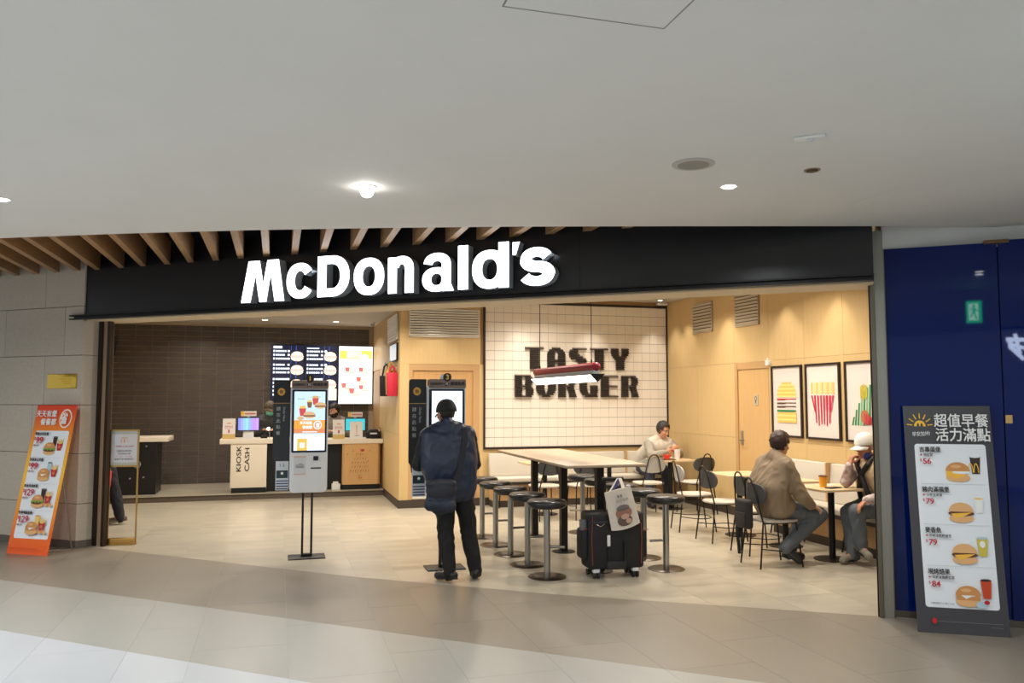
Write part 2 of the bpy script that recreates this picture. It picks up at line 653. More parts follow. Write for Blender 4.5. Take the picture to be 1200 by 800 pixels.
def nrm(p, q):
    d = (q[0] - p[0], q[1] - p[1])
    L = math.hypot(*d)
    return (-d[1] / L, d[0] / L)       # points to the far side


E_W = ((-1.874, 6.713), (0.237, 4.976))
E_M = ((-2.404, 8.55), (2.776, 4.243))
E_D = [((-1.959, 10.11), (0.735, 7.76)), ((0.735, 7.76), (2.31, 6.60)), ((2.31, 6.60), (4.445, 5.268))]
XE = [-5.9, -5.3, -4.7, -4.1, -3.5, -3.11, -2.71, -2.11, -1.51, -0.91, -0.5, 0.1, 0.735, 1.11, 1.7, 2.31, 2.91, 3.4, 4.0, 4.6, 5.1, 5.75, 6.279, 6.9, 7.5]
fb = MB()
fb.box(-9, 8.5, -5, 16.2, -0.06, -0.0015)
floor = fb.build('floor', FL_GROUT)
struct(floor)
pieces = []
for ci in range(len(XE) - 1):
    x0, x1 = XE[ci] + 0.001, XE[ci + 1] - 0.001
    off = [0.0, 0.45, 0.8, 0.2, 0.62][ci % 5]
    y = 1.0 + off - 1.2
    ed = E_D[0] if x1 <= 0.74 else (E_D[1] if x1 <= 2.312 else E_D[2])
    while y < 14.2:
        r = [(x0, y + 0.001), (x1, y + 0.001), (x1, y + 1.199), (x0, y + 1.199)]
        y += 1.2
        nW, nM, nD = nrm(*E_W), nrm(*E_M), nrm(*ed)
        e = 0.0008
        sh = lambda p, n, k: (p[0] + n[0] * k, p[1] + n[1] * k)
        neg = lambda n: (-n[0], -n[1])
        bands = [(FL_WHITE, clip(r, sh(E_W[0], nW, -e), neg(nW))),
                 (FL_MID, clip(clip(r, sh(E_W[0], nW, e), nW), sh(E_M[0], nM, -e), neg(nM))),
                 (FL_DARK, clip(clip(r, sh(E_M[0], nM, e), nM), sh(ed[0], nD, -e), neg(nD))),
                 (FL_IN, clip(r, sh(ed[0], nD, e), nD))]
        for m, p in bands:
            if len(p) < 3:
                continue
            ar = 0.5 * abs(sum(p[i][0] * p[(i + 1) % len(p)][1] - p[(i + 1) % len(p)][0] * p[i][1] for i in range(len(p))))
            if ar < 0.0003:
                continue
            cx, cy = sum(q[0] for q in p) / len(p), sum(q[1] for q in p) / len(p)
            dep = cx * math.sin(YAW) + cy * math.cos(YAW)
            lat = cx * math.cos(YAW) - cy * math.sin(YAW)
            vis = dep > 3.6 and abs(lat) / dep < 0.72
            pieces.append((vis, ar / (dep * dep * dep) if dep > 0 else 0, m, p))
pieces.sort(key=lambda q: (not q[0], -q[1]))
rest = MB()
FM_L = [FL_WHITE, FL_MID, FL_DARK, FL_IN]
for i, (vis, sz, m, p) in enumerate(pieces):
    if vis and i < 295:
        b = MB()
        cx, cy = sum(q[0] for q in p) / len(p), sum(q[1] for q in p) / len(p)
        b.prism([(q[0] - cx, q[1] - cy) for q in p], -0.009, 0.0)
        link('tile', b.mesh('tile', m), floor, (cx, cy, 0))
    else:
        rest.cur = FM_L.index(m)
        rest.prism(p, -0.009, 0.0)
o = rest.build('tile_field', FM_L, floor)
o['kind'] = 'stuff'

# ------------------------------------------------------------------ mall ceiling with its curved edge
edge = [(-6.5, 9.6), (-4.5, 8.55), (-3.3, 7.98), (-2.202, 7.448), (-1.164, 6.952), (-0.185, 6.534), (0.761, 6.178), (1.692, 5.861), (2.935, 5.486), (4.399, 5.064), (5.235, 4.854)]
poly = [(-9, -5), (8, -5), (8, 2.6), tuple(fp(10.6, 0.2).xy), tuple(fp(8.95, 0.2).xy)] + edge[::-1] + [(-9, 10.2)]
cb = MB()
cb.prism(poly, 2.957, 3.05)
ceiling = struct(cb.build('ceiling', WHITE_PAINT))
b = MB()
b.box(0.70, 1.285, 1.85, 2.52, 2.9545, 2.9572)
b.build('access_panel', WHITE_PAINT, ceiling)
b = MB()
for (x0, x1, y0, y1) in ((0.695, 1.29, 2.52, 2.526), (0.695, 0.70, 1.85, 2.52), (1.285, 1.29, 1.85, 2.52)):
    b.box(x0, x1, y0, y1, 2.9535, 2.9573)
b.build('access_panel_joint', mat('panel_joint', (150, 147, 142), 0.7), ceiling)
b = MB()
b.box(3.68, 4.28, 4.05, 4.60, 2.955, 2.9572)
b.build('access_panel', WHITE_PAINT, ceiling)
# white bulkhead over the blue glass
bk = MB()
bk.prism([(4.53, 5.24), (5.235, 4.86), tuple(fp(10.6, 0.17).xy), tuple(fp(10.6, 0.3).xy), tuple(fp(7.97, 0.3).xy)], 2.80, 3.05)
struct(bk.build('wall_bulkhead', WHITE_PAINT))

# plenum above the slats
pb = MB()
pb.prism([(-9, 2), (8, 2), (8, 5), (-9, 18)], 3.72, 3.8)
struct(pb.build('ceiling_plenum', BLACK_PLENUM))
# oak slats across the plenum, each ends on the shopfront
plen = bpy.data.objects['ceiling_plenum']
FP = -0.18
x = -5.55
slat_x = []
sx = [-0.349, -0.043, 0.319, 0.634, 0.977, 1.299, 1.636, 1.962, 2.286, 2.632, 2.973, 3.324, 3.664, 4.013, 4.359, 4.676, 5.001]
sx = [-0.349 - 0.325 * k for k in range(10, 0, -1)] + sx + [5.001 + 0.345 * k for k in range(1, 9)]
for s in sx:
    p = fp(s, FP)
    sm = MB()
    y0 = 4.6
    h0, h1 = 3.10, 3.34
    dx = 0.031
    k = -FD.y / FD.x
    # far end mitred against the shopfront
    ys = [p.y + dx * k, p.y - dx * k]
    vs = [(-dx, y0, h0), (dx, y0, h0), (dx, ys[1], h0), (-dx, ys[0], h0), (-dx, y0, h1), (dx, y0, h1), (dx, ys[1], h1), (-dx, ys[0], h1)]
    sm.add(vs, [(0, 3, 2, 1), (4, 5, 6, 7), (0, 1, 5, 4), (1, 2, 6, 5), (2, 3, 7, 6), (3, 0, 4, 7)])
    link('slat', sm.mesh('slat', SLAT), plen, (p.x, 0, 0))

# ------------------------------------------------------------------ shopfront fascia
b = MB()
b.box(-0.205, 7.95, FP, 0.22, 2.542, 3.72)
fascia = fstruct('wall_fascia', b, FASCIA)
b = MB()                                   # C-shaped ledge at the foot of the fascia
b.box(-0.378, 7.95, FP - 0.07, FP, 2.578, 2.592)
b.box(-0.378, 7.95, FP - 0.07, FP, 2.540, 2.553)
b.box(-0.345, 7.95, FP - 0.03, FP, 2.553, 2.578)
fkid('ledge', b, BLACK_METAL, fascia)
b = MB()
b.box(-0.20, 7.95, FP + 0.01, 0.22, 2.530, 2.541)
fkid('soffit_lining', b, mat('soffit_beige', (214, 196, 166), 0.6), fascia)
# joint lines between the fascia's panels
b = MB()
b.box(5.62, 5.624, FP - 0.002, FP, 2.592, 3.72)
fkid('panel_joint', b, BLACK, fascia)

# ------------------------------------------------------------------ left stone wall of panels
SP = -0.20
b = MB()
b.box(-5.5, -0.23, SP + 0.02, 0.25, 0.0, 3.72)
stone = fstruct('wall_left', b, GROUT_D)
rows = [0.075, 0.482, 1.036, 1.58, 2.14, 2.695, 3.24]
for ri in range(len(rows) - 1):
    z0, z1 = rows[ri] + 0.003, rows[ri + 1] - 0.003
    st = [-0.963, -0.963 + 0.0, -0.963, -0.79, -0.492, -0.819][ri]
    cuts = [st - 0.965 * k for k in range(6)]
    xs = [-0.205] + cuts
    for k in range(len(xs) - 1):
        x1, x0 = xs[k] - 0.002, xs[k + 1] + 0.002
        if x0 < -5.4:
            break
        if x1 - x0 < 0.06:
            continue
        m = MB()
        m.box(0, x1 - x0, 0, 0.022, 0, z1 - z0)
        link('stone_panel', m.mesh('stone_panel', STONE, True, 0.0015, 1), stone, (x0, SP, z0))
# return face beside the opening
for ri in range(len(rows) - 1):
    z0, z1 = rows[ri] + 0.003, rows[ri + 1] - 0.003
    if z0 > 2.6:
        continue
    m = MB()
    m.prism([(-0.205, SP), (-0.163, SP + 0.10), (-0.163, SP + 0.20), (-0.205, SP + 0.20)], z0, min(z1, 2.53))
    m.build('stone_panel', STONE, stone)
b = MB()
b.box(-5.5, -0.205, SP - 0.006, SP + 0.02, 0, 0.075)
b.prism([(-0.205, SP - 0.006), (-0.158, SP + 0.094), (-0.158, SP + 0.17), (-0.205, SP + 0.20)], 0, 0.075)
bb = fstruct('baseboard_left', b, mat('stone_base', (104, 98, 90), 0.6, var=0.1))

# ------------------------------------------------------------------ metal jambs of the opening
b = MB()
b.box(-0.163, -0.11, -0.03, 0.02, 0, 2.542)
b.box(-0.03, 0.01, -0.03, 0.02, 0, 2.542)
b.box(-0.163, -0.02, 0.02, 0.04, 0, 2.542)
jl = fstruct('trim_1', b, mat('jamb_dark', (58, 50, 44), 0.4, 0.6))
b = MB()
b.box(-0.11, -0.03, -0.008, 0.02, 0, 2.542)
fkid('jamb_channel', b, mat('bronze_satin', (176, 150, 124), 0.5, 0.4, var=0.1, scale=3, stretch=(20, 20, 1)), jl)
b = MB()
b.box(7.925, 7.957, -0.045, 0.0, 0, 2.955)
jr = fstruct('trim_2', b, STEEL_D, bevel=0.003)
b = MB()
b.box(7.957, 8.027, -0.03, 0.03, 0, 2.955)
fkid('jamb_channel', b, mat('satin_steel', (150, 148, 138), 0.42, 0.8, var=0.08, scale=3, stretch=(20, 20, 1)), jr)
b = MB()
b.box(7.915, 7.925, -0.02, 0.0, 0, 2.542)
fkid('jamb_shadow_strip', b, BLACK_METAL, jr)

# ------------------------------------------------------------------ blue back-painted glass on the right
b = MB()
b.box(8.034, 8.803, 0.02, 0.035, 0.052, 2.815)
gl = fstruct('wall_right_glass', b, BLUE_GLASS)
b = MB()
M2 = Matrix.Translation((8.81, 0.012, 0)) @ Matrix.Rotation(math.radians(0.15), 4, 'Z')
b.box(0, 1.6, 0.0, 0.015, 0.052, 2.83, M2)
fkid('glass_panel', b, BLUE_GLASS, gl)
b = MB()
b.box(8.036, 10.4, 0.025, 0.09, 0, 0.052)
b.box(8.027, 8.036, 0.0, 0.05, 0.0, 2.815)
fkid('glass_base_rail', b, STEEL_D, gl)
b = MB()
b.box(8.72, 8.88, -0.012, 0.05, 2.805, 2.832)
fkid('top_clip', b, mat('bronze_clip', (112, 84, 52), 0.4, 0.6), gl)
b = MB()
b.box(8.045, 10.4, 0.07, 0.16, 0, 2.79)
fkid('backing', b, BLACK, gl)

# ------------------------------------------------------------------ shop shell
def wall(name, x0, x1, y0, y1, z0, z1, m):
    return struct(box(name, x0, x1, y0, y1, z0, z1, m))


# counter wall of stacked brown tiles
YB = 16.0
wc = wall('wall_counter', -3.4, 1.80, YB + 0.008, YB + 0.2, 0, 3.06, BROWN_GROUT)
tm = MB()
tm.box(0.003, 0.277, 0, 0.012, 0.0045, 0.0955)
tme = tm.mesh('tile', BROWN_TILE)
cand = []
for i in range(17):
    for j in range(30):
        x0, z0 = -2.774 - 0.28 + i * 0.28, 0.1 + j * 0.10
        if z0 > 3.0:
            continue
        hid = (x0 > -0.12 and 1.45 < z0 < 2.6) or (x0 > -0.75 and z0 < 1.2) or (x0 > 0.2 and z0 < 1.5)
        cand.append((hid, abs(x0 + 1.6) + abs(z0 - 1.9) * 0.3, x0, z0))
cand.sort()
rest = MB()
for i, (h, k, x0, z0) in enumerate(cand):
    if i < 300:
        link('tile', tme, wc, (x0, YB, z0))
    else:
        rest.box(x0 + 0.0025, x0 + 0.2775, YB, YB + 0.012, z0 + 0.0025, z0 + 0.0975)
rest.build('tile_field', BROWN_TILE, wc)['kind'] = 'stuff'
wall('wall_back_left', -3.6, -3.4, 11.5, 16.2, 0, 3.3, OAK)

# raised counter platform
pl = struct(box('floor_platform', -3.4, 1.79, 14.12, YB, -0.01, 0.088, STEP_DARK))
b = MB()
b.box(-3.4, 1.79, 14.10, YB, 0.088, 0.1)
b.build('platform_top', FL_IN, pl)

# ceilings inside
lc = MB()
lc.prism([(-3.4, 11.7)] + [tuple(fp(s, 0.22).xy) for s in (0.0, 4.6)] + [(1.80, 7.6), (1.80, 16.2), (-3.4, 16.2)], 3.05, 3.12)
struct(lc.build('ceiling_counter', CEIL_IN))
lc = MB()
lc.prism([(1.80, 7.55), tuple(fp(7.95, 0.22).xy), (6.5, 3.9), (6.5, 12.5), (1.80, 12.5)], 3.26, 3.33)
struct(lc.build('ceiling_dining', CEIL_IN))

# oak volume between counter and dining: side wall x = 1.80, front wall y = 12.35
YW = 12.35
so = wall('wall_side', 1.80, 2.0, 12.37, 16.2, 0, 3.3, OAK_EDGE)
for (y0, y1, z0, z1) in ((12.352, 13.90, 0.12, 1.1), (12.352, 13.90, 1.103, 2.18), (12.352, 13.90, 2.183, 3.05), (13.903, 14.85, 0.12, 1.1), (13.903, 14.85, 1.103, 2.18), (13.903, YB, 2.183, 3.05)):
    box('oak_panel', 1.785, 1.80, y0 + 0.0015, y1 - 0.0015, z0, z1, OAK, so)
struct(box('baseboard_side', 1.775, 1.80, 12.34, 14.1, 0, 0.12, mat('skirting', (64, 54, 46), 0.5)))
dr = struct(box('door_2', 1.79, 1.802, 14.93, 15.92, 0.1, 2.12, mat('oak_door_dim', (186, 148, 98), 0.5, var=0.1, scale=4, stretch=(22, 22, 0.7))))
box('door_frame', 1.780, 1.80, 14.86, 14.93, 0.1, 2.16, OAK_EDGE, dr)

fo = wall('wall_middle', 1.80, 3.10, 12.375, 12.55, 0, 3.3, OAK_EDGE)
for (x0, x1, z0, z1) in ((1.785, 1.925, 0.12, 2.18), (1.785, 3.05, 2.183, 3.26), (3.035, 3.10, 0.12, 2.18)):
    box('oak_panel', x0, x1, YW, YW + 0.022, z0, z1, OAK, fo)
bs = struct(box('baseboard_middle', 1.775, 6.28, 12.335, 12.36, 0, 0.12, mat('skirting', (64, 54, 46), 0.5)))
d1 = struct(box('door_1', 1.985, 2.935, 12.372, 12.40, 0.02, 2.085, mat('oak_door', (204, 160, 106), 0.45, var=0.1, scale=4, stretch=(22, 22, 0.7))))
b = MB()
b.box(1.925, 1.985, 12.352, 12.40, 0.0, 2.18)
b.box(2.935, 3.035, 12.352, 12.40, 0.0, 2.18)
b.box(1.985, 2.935, 12.352, 12.40, 2.085, 2.18)
b.build('door_frame', OAK_EDGE, d1)
b = MB()
b.lathe([(0.026, 0), (0.026, 0.006), (0.012, 0.01), (0.012, 0.03), (0.026, 0.04), (0.026, 0.06), (0.0, 0.065)], n=16)
o = b.build('door_knob', STEEL, d1, smooth=True)
o.location = (2.905, 12.372, 1.18)
o.rotation_euler = (PI / 2, 0, 0)
b = MB()
b.box(1.99, 2.93, 12.36, 12.372, 0.13, 0.20)
b.build('kick_plate', mat('pale_kick_plate', (214, 208, 198), 0.4), d1)

# white tiled feature wall
wt = wall('wall_tiled', 3.10, 6.28, 12.375, 12.55, 0, 3.3, OAK_EDGE)
box('tile_bed', 3.125, 6.26, 12.349, 12.375, 0.88, 3.17, TILE_GROUT, wt)
box('oak_panel', 3.10, 6.28, 12.355, 12.375, 0.12, 0.86, OAK, wt)
T = 0.15
tm = MB()
tm.box(0.002, T - 0.002, 0, 0.012, 0.002, T - 0.002)
tme = tm.mesh('tile', WHITE_TILE)
n = 0
rest = MB()
nx = 21
for j in range(15):
    for i in range(nx):
        x0, z0 = 3.127 + i * (3.131 / nx), 0.893 + j * (2.27 / 15)
        n += 1
        if not (j == 14 and i < 15):
            link('tile', tme, wt, (x0, 12.342, z0))
        else:
            rest.box(x0 + 0.002, x0 + T - 0.002, 12.342, 12.354, z0 + 0.002, z0 + T - 0.002)
rest.build('tile_field', WHITE_TILE, wt)['kind'] = 'stuff'
fr = MB()
fr.box(3.098, 3.127, 12.325, 12.37, 0.862, 3.195)
fr.box(6.257, 6.279, 12.325, 12.37, 0.862, 3.195)
fr.box(3.127, 6.257, 12.325, 12.37, 0.862, 0.893)
fr.box(3.127, 6.257, 12.325, 12.37, 3.163, 3.195)
struct(fr.build('trim_3', mat('dark_brown_frame', (40, 30, 26), 0.45)))

# right oak wall x = 6.279
XR = 6.279
wr = wall('wall_right', XR + 0.02, XR + 0.2, 3.6, 12.55, 0, 3.4, OAK_EDGE)
ys = [12.348, 11.33, 10.26, 9.42, 8.66, 7.93, 6.9, 5.8, 4.7, 3.7]
zs = [0.12, 1.10, 2.155, 3.26]
for i in range(len(ys) - 1):
    for j in range(3):
        z0, z1 = zs[j] + 0.0015, zs[j + 1] - 0.0015
        if i == 2 and j < 2:
            continue
        box('oak_panel', XR, XR + 0.02, ys[i + 1] + 0.0015, ys[i] - 0.0015, z0, z1, OAK, wr)
struct(box('baseboard_right', XR - 0.012, XR + 0.01, 3.7, 12.3, 0, 0.12, mat('skirting', (64, 54, 46), 0.5)))
d3 = struct(box('door_3', XR + 0.012, XR + 0.02, 9.44, 10.19, 0.02, 2.06, mat('oak_door_pale', (212, 172, 116), 0.45, var=0.1, scale=4, stretch=(22, 22, 0.7))))
b = MB()
b.box(XR - 0.006, XR + 0.02, 10.19, 10.26, 0, 2.155)
b.box(XR - 0.002, XR + 0.02, 9.42, 9.44, 0, 2.155)
b.box(XR - 0.002, XR + 0.02, 9.44, 10.19, 2.06, 2.155)
b.build('door_frame', OAK_EDGE, d3)
b = MB()
b.box(XR - 0.002, XR + 0.012, 10.085, 10.135, 1.0, 1.2)
b.cyl((XR - 0.04, 10.11, 1.07), (XR, 10.11, 1.07), 0.011)
b.cyl((XR - 0.04, 10.115, 1.07), (XR - 0.04, 9.99, 1.07), 0.010)
b.build('door_handle', STEEL, d3)
b = MB()
b.box(XR + 0.004, XR + 0.012, 9.70, 9.80, 1.56, 1.70)
q = b.build('door_sign', mat('sign_plate', (188, 178, 152), 0.4), d3)
pr = Print(0.0)
pr.ring(0, 0.02, 0.028, 0.032, 0.008, INK, mat('sign_plate', (188, 178, 152), 0.4))
pr.rect(-0.008, 0.008, -0.045, 0.0, INK)
o = pr.build('pictogram', q)
o.location = (XR + 0.003, 9.75, 1.63)
o.rotation_euler = (0, 0, -PI / 2)

# ------------------------------------------------------------------ lamps in the ceilings, seen and unseen
LAMP_ON = glow('lamp_lens', (255, 250, 242), 14.0)
LAMP_WARM = glow('lamp_lens_warm', (255, 226, 186), 6.0)


def downlight(x, y, z, r, lens, label, group=None, on=True):
    t = thing('ceiling_downlight', label, 'ceiling light', (x, y, z), 0, group)
    b = MB()
    b.lathe([(r, -0.001), (r * 1.3, -0.006), (r * 1.36, 0.0)], n=20)
    b.build('trim_ring', WHITE if on else mat('bronze_ring', (150, 126, 92), 0.4, 0.4), t, smooth=True)
    b = MB()
    b.lathe([(r * 0.98, -0.004), (r * 0.8, -0.011), (r * 0.3, -0.014)], n=20)
    b.build('lens' if on else 'dark_baffle', lens, t, smooth=True)
    return t


names = ['bright white downlight in the mall ceiling in front of the sign', 'small lit downlight in the mall ceiling beside the round speaker', 'lit downlight at the far left edge of the mall ceiling', 'lit downlight in the mall ceiling before the blue glass']
for i, (x, y, p) in enumerate(MALL):
    q = downlight(x, y, 2.957, 0.047 if i == 0 else 0.04, LAMP_ON, names[i] if i < 4 else 'unseen mall ceiling downlight out of view', 'mall downlights' if i >= 4 else None)
    if i == 0:
        b = MB()
        b.ell((0, 0, -0.03), (0.04, 0.04, 0.036), 16, 10)
        b.build('bulb', glow('bulb', (255, 252, 246), 30.0), q, smooth=True)
downlight(2.918, 3.908, 2.957, 0.034, mat('unlit_baffle', (70, 52, 34), 0.5), 'unlit downlight with a dark baffle in the mall ceiling', on=False)
IN_L = ['over the far left end of the high table', 'over the long high table beside the pendant', 'over the chair of the tan jacket man', 'over the table by the oak door', 'before the lettered tile wall', 'over the bench nearest the pillar', 'over the near end of the high table', 'before the oak kiosk door', 'before the oak counter', 'before the black counter', 'above kiosk number one',
        'above the black counter, leftmost of the counter row', 'above the violet register, middle of the counter row', 'above the oak counter, rightmost of the counter row']
for (x, y, z, p), q in zip(INT_LAMPS, IN_L):
    downlight(x, y, z + (0.06 if z > 3.1 else 0.02), 0.05, LAMP_WARM, 'warm ceiling downlight ' + q, 'restaurant downlights')
WN = ['nearest', 'second', 'third', 'fourth', 'fifth', 'sixth', 'farthest']
WT = ['above the oak kiosk door', 'above the left of the white tiles', 'above the middle of the white tiles', 'above the right corner of the white tiles']
for i, (x, y, z) in enumerate(WASH):
    downlight(x, y, 3.26, 0.035, LAMP_WARM, ('%s small wall-washer lamp along the oak picture wall' % WN[i]) if i < 7 else 'small wall-washer lamp ' + WT[i - 7], 'dining wall washers')

t = thing('ceiling_speaker', 'round grey speaker grille flush in the white mall ceiling', 'speaker', (2.206, 3.99, 2.957))
b = MB()
b.lathe([(0.118, 0.0), (0.118, -0.005), (0.108, -0.008)], n=32)
b.build('rim', mat('grille_rim', (186, 182, 174), 0.6), t, smooth=True)
b = MB()
b.lathe([(0.107, -0.004), (0.107, -0.0075), (0.05, -0.009)], n=32)
b.build('grille', mat('grille_cloth', (158, 153, 143), 0.8, var=0.15, scale=200), t, smooth=True)
t = thing('ceiling_sensor', 'small white rectangular sensor fixed to the mall ceiling', 'sensor', (2.532, 3.40, 2.957), math.radians(-42))
b = MB()
b.box(-0.075, 0.075, -0.028, 0.028, -0.014, 0)
b.build('housing', WHITE, t, smooth=True, bevel=0.006)
b = MB()
b.ell((0, 0, -0.014), (0.022, 0.02, 0.014), 12, 8)
b.build('lens', mat('sensor_lens', (206, 208, 210), 0.3), t, smooth=True)

# ------------------------------------------------------------------ glowing name sign on the fascia
SIGN_W = glow('sign_white', (238, 246, 255), 4.6)
SIGN_SIDE = mat('sign_return', (186, 194, 200), 0.45)
t = thing('shop_sign', 'white glowing restaurant name in raised letters on the black fascia', 'sign', FA, FROT)
LET = [('M', 2.069, 2.60, 2.619, 3.039), ('c', 2.625, 2.945, 2.633, 2.985), ('D', 2.99, 3.352, 2.635, 3.035), ('o', 3.402, 3.735, 2.63, 2.986),
       ('n', 3.777, 4.05, 2.632, 2.98), ('a', 4.140, 4.462, 2.630, 2.985), ('l', 4.505, 4.605, 2.634, 3.035), ('d', 4.645, 5.0, 2.632, 3.04),
       ("'", 5.03, 5.105, 2.916, 3.03), ('s', 5.105, 5.42, 2.629, 2.974)]


def sign_letter(ch, x0, x1, z0, z1, y_f, y_b):
    """heavy grotesque letters drawn as flat shapes and given depth"""
    b = MB()
    W, H = 0.098, 0.080

    def rect(xa, xb, za, zb):
        b.prism_y([(xa, za), (xb, za), (xb, zb), (xa, zb)], y_f, y_b)

    def strip(out, inn):
        n = len(out)
        vs = [(p[0], y, p[1]) for y in (y_f, y_b) for p in out + inn]
        fs = [(0, n, 2 * n, 3 * n), (n - 1, 3 * n - 1, 4 * n - 1, 2 * n - 1)]
        for i in range(n - 1):
            fs += [(i, i + 1, n + i + 1, n + i), (2 * n + i, 3 * n + i, 3 * n + i + 1, 2 * n + i + 1), (i, 2 * n + i, 2 * n + i + 1, i + 1), (n + i, n + i + 1, 3 * n + i + 1, 3 * n + i)]
        b.add(vs, fs)

    def arc(cx, cz, rx, rz, a0, a1, n=28, pw=2.25):
        out = []
        for i in range(n + 1):
            a = math.radians(a0 + (a1 - a0) * i / n)
            c, q = math.cos(a), math.sin(a)
            out.append((cx + rx * math.copysign(abs(c) ** (2 / pw), c), cz + rz * math.copysign(abs(q) ** (2 / pw), q)))
        return out

    def bowl(xa, xb, za, zb, a0=0, a1=360, w=W, h=H):
        cx, cz, rx, rz = (xa + xb) / 2, (za + zb) / 2, (xb - xa) / 2, (zb - za) / 2
        strip(arc(cx, cz, rx, rz, a0, a1, 40), arc(cx, cz, rx - w, rz - h, a0, a1, 40))

    if ch == 'M':
        b.prism_y([(x0 + p[0] * (x1 - x0), z0 + p[1] * (z1 - z0)) for p in [(0, 0), (.22, 0), (.33, .66), (.43, 0), (.59, 0), (.68, .66), (.78, 0), (1, 0), (.86, 1), (.60, 1), (.51, .44), (.42, 1), (.16, 1)]], y_f, y_b)
    elif ch == "'":
        b.prism_y([(x0 + p[0] * (x1 - x0), z0 + p[1] * (z1 - z0)) for p in [(.1, 0), (.5, 0), (1, 1), (.1, 1)]], y_f, y_b)
    elif ch == 'l':
        rect(x0, x1, z0, z1)
    elif ch == 'o':
        bowl(x0, x1, z0, z1)
    elif ch == 'c':
        bowl(x0, x1, z0, z1, 32, 328)
    elif ch == 'd':
        bowl(x0, x1 - 0.012, z0 - 0.004, z0 + 0.345)
        rect(x1 - W, x1, z0, z1)
    elif ch == 'n':
        rect(x0, x0 + W - 0.004, z0, z1 - 0.008)
        cx, rx, rz = (x0 + 0.02 + x1) / 2, (x1 - x0 - 0.02) / 2, 0.125
        strip(arc(cx, z1 - rz, rx, rz, 165, 0), arc(cx, z1 - rz, rx - W + 0.004, rz - H + 0.004, 165, 0))
        rect(x1 - W + 0.004, x1, z0, z1 - rz)
    elif ch == 'a':
        xs, rz = x1 - 0.03, 0.115
        bowl(x0, xs + 0.0, z0 - 0.002, z0 + 0.222, 0, 360, W - 0.006, H - 0.022)
        rect(xs - W + 0.004, xs, z0 + 0.04, z1 - rz)
        strip(arc((x0 + 0.012 + xs) / 2, z1 - rz, (xs - x0 - 0.012) / 2, rz, 0, 172), arc((x0 + 0.012 + xs) / 2, z1 - rz, (xs - x0 - 0.012) / 2 - W + 0.006, rz - H + 0.006, 0, 172))
        b.prism_y([(xs - W + 0.01, z0), (x1, z0), (x1 - 0.012, z0 + 0.03), (xs, z0 + 0.07), (xs - W + 0.01, z0 + 0.07)], y_f, y_b)
    elif ch == 'D':
        xm, rx, rz = x0 + 0.16, x1 - x0 - 0.16, (z1 - z0) / 2
        zc = (z0 + z1) / 2
        strip([(x0, z1)] + arc(xm, zc, rx, rz, 90, -90) + [(x0, z0)], [(x0, z1 - H)] + arc(xm, zc, rx - W - 0.006, rz - H, 90, -90) + [(x0, z0 + H)])
        rect(x0, x0 + W + 0.004, z0, z1)
    elif ch == 's':
        cx, hw, t = (x0 + x1) / 2, (x1 - x0) / 2, 0.088
        hh = (z1 - z0 - t) / 4
        cl = []
        for i in range(25):
            a = math.radians(18 + (262 - 18) * i / 24)
            cl.append((cx + (hw - t / 2 - 0.012) * math.cos(a), z1 - t / 2 - hh + hh * math.sin(a)))
        for i in range(25):
            a = math.radians(82 - (82 + 162) * i / 24)
            cl.append((cx + (hw - t / 2) * math.cos(a), z0 + t / 2 + hh + hh * math.sin(a)))
        o_, i_ = [], []
        for i, p in enumerate(cl):
            q0, q1 = cl[max(i - 1, 0)], cl[min(i + 1, len(cl) - 1)]
            d = Vector((q1[0] - q0[0], q1[1] - q0[1])).normalized()
            k = t / 2 * (0.93 + 0.20 * abs(d.y) + (0.16 if 16 < i < 34 else 0))
            o_.append((p[0] + d.y * k, p[1] - d.x * k))
            i_.append((p[0] - d.y * k, p[1] + d.x * k))
        strip(o_, i_)
    me = b.mesh('letter', [])
    bm = bmesh.new()
    bm.from_mesh(me)
    for f_ in bm.faces:
        f_.normal_update()
        if abs(f_.normal.y) > 0.9:
            yc = f_.calc_center_median().y
            if (f_.normal.y < 0) != (abs(yc - y_f) < abs(yc - y_b)):
                f_.normal_flip()
    bm.to_mesh(me)
    bm.free()
    me.materials.append(SIGN_W)
    me.materials.append(SIGN_SIDE)
    for p in me.polygons:
        p.material_index = 0 if (abs(p.normal.y) > 0.9 and abs(p.center.y - y_f) < 0.01) else 1
    return me


for (ch, x0, x1, z0, z1) in LET:
    link('letter', sign_letter(ch, x0, x1, z0, z1, -0.29, FP), t)


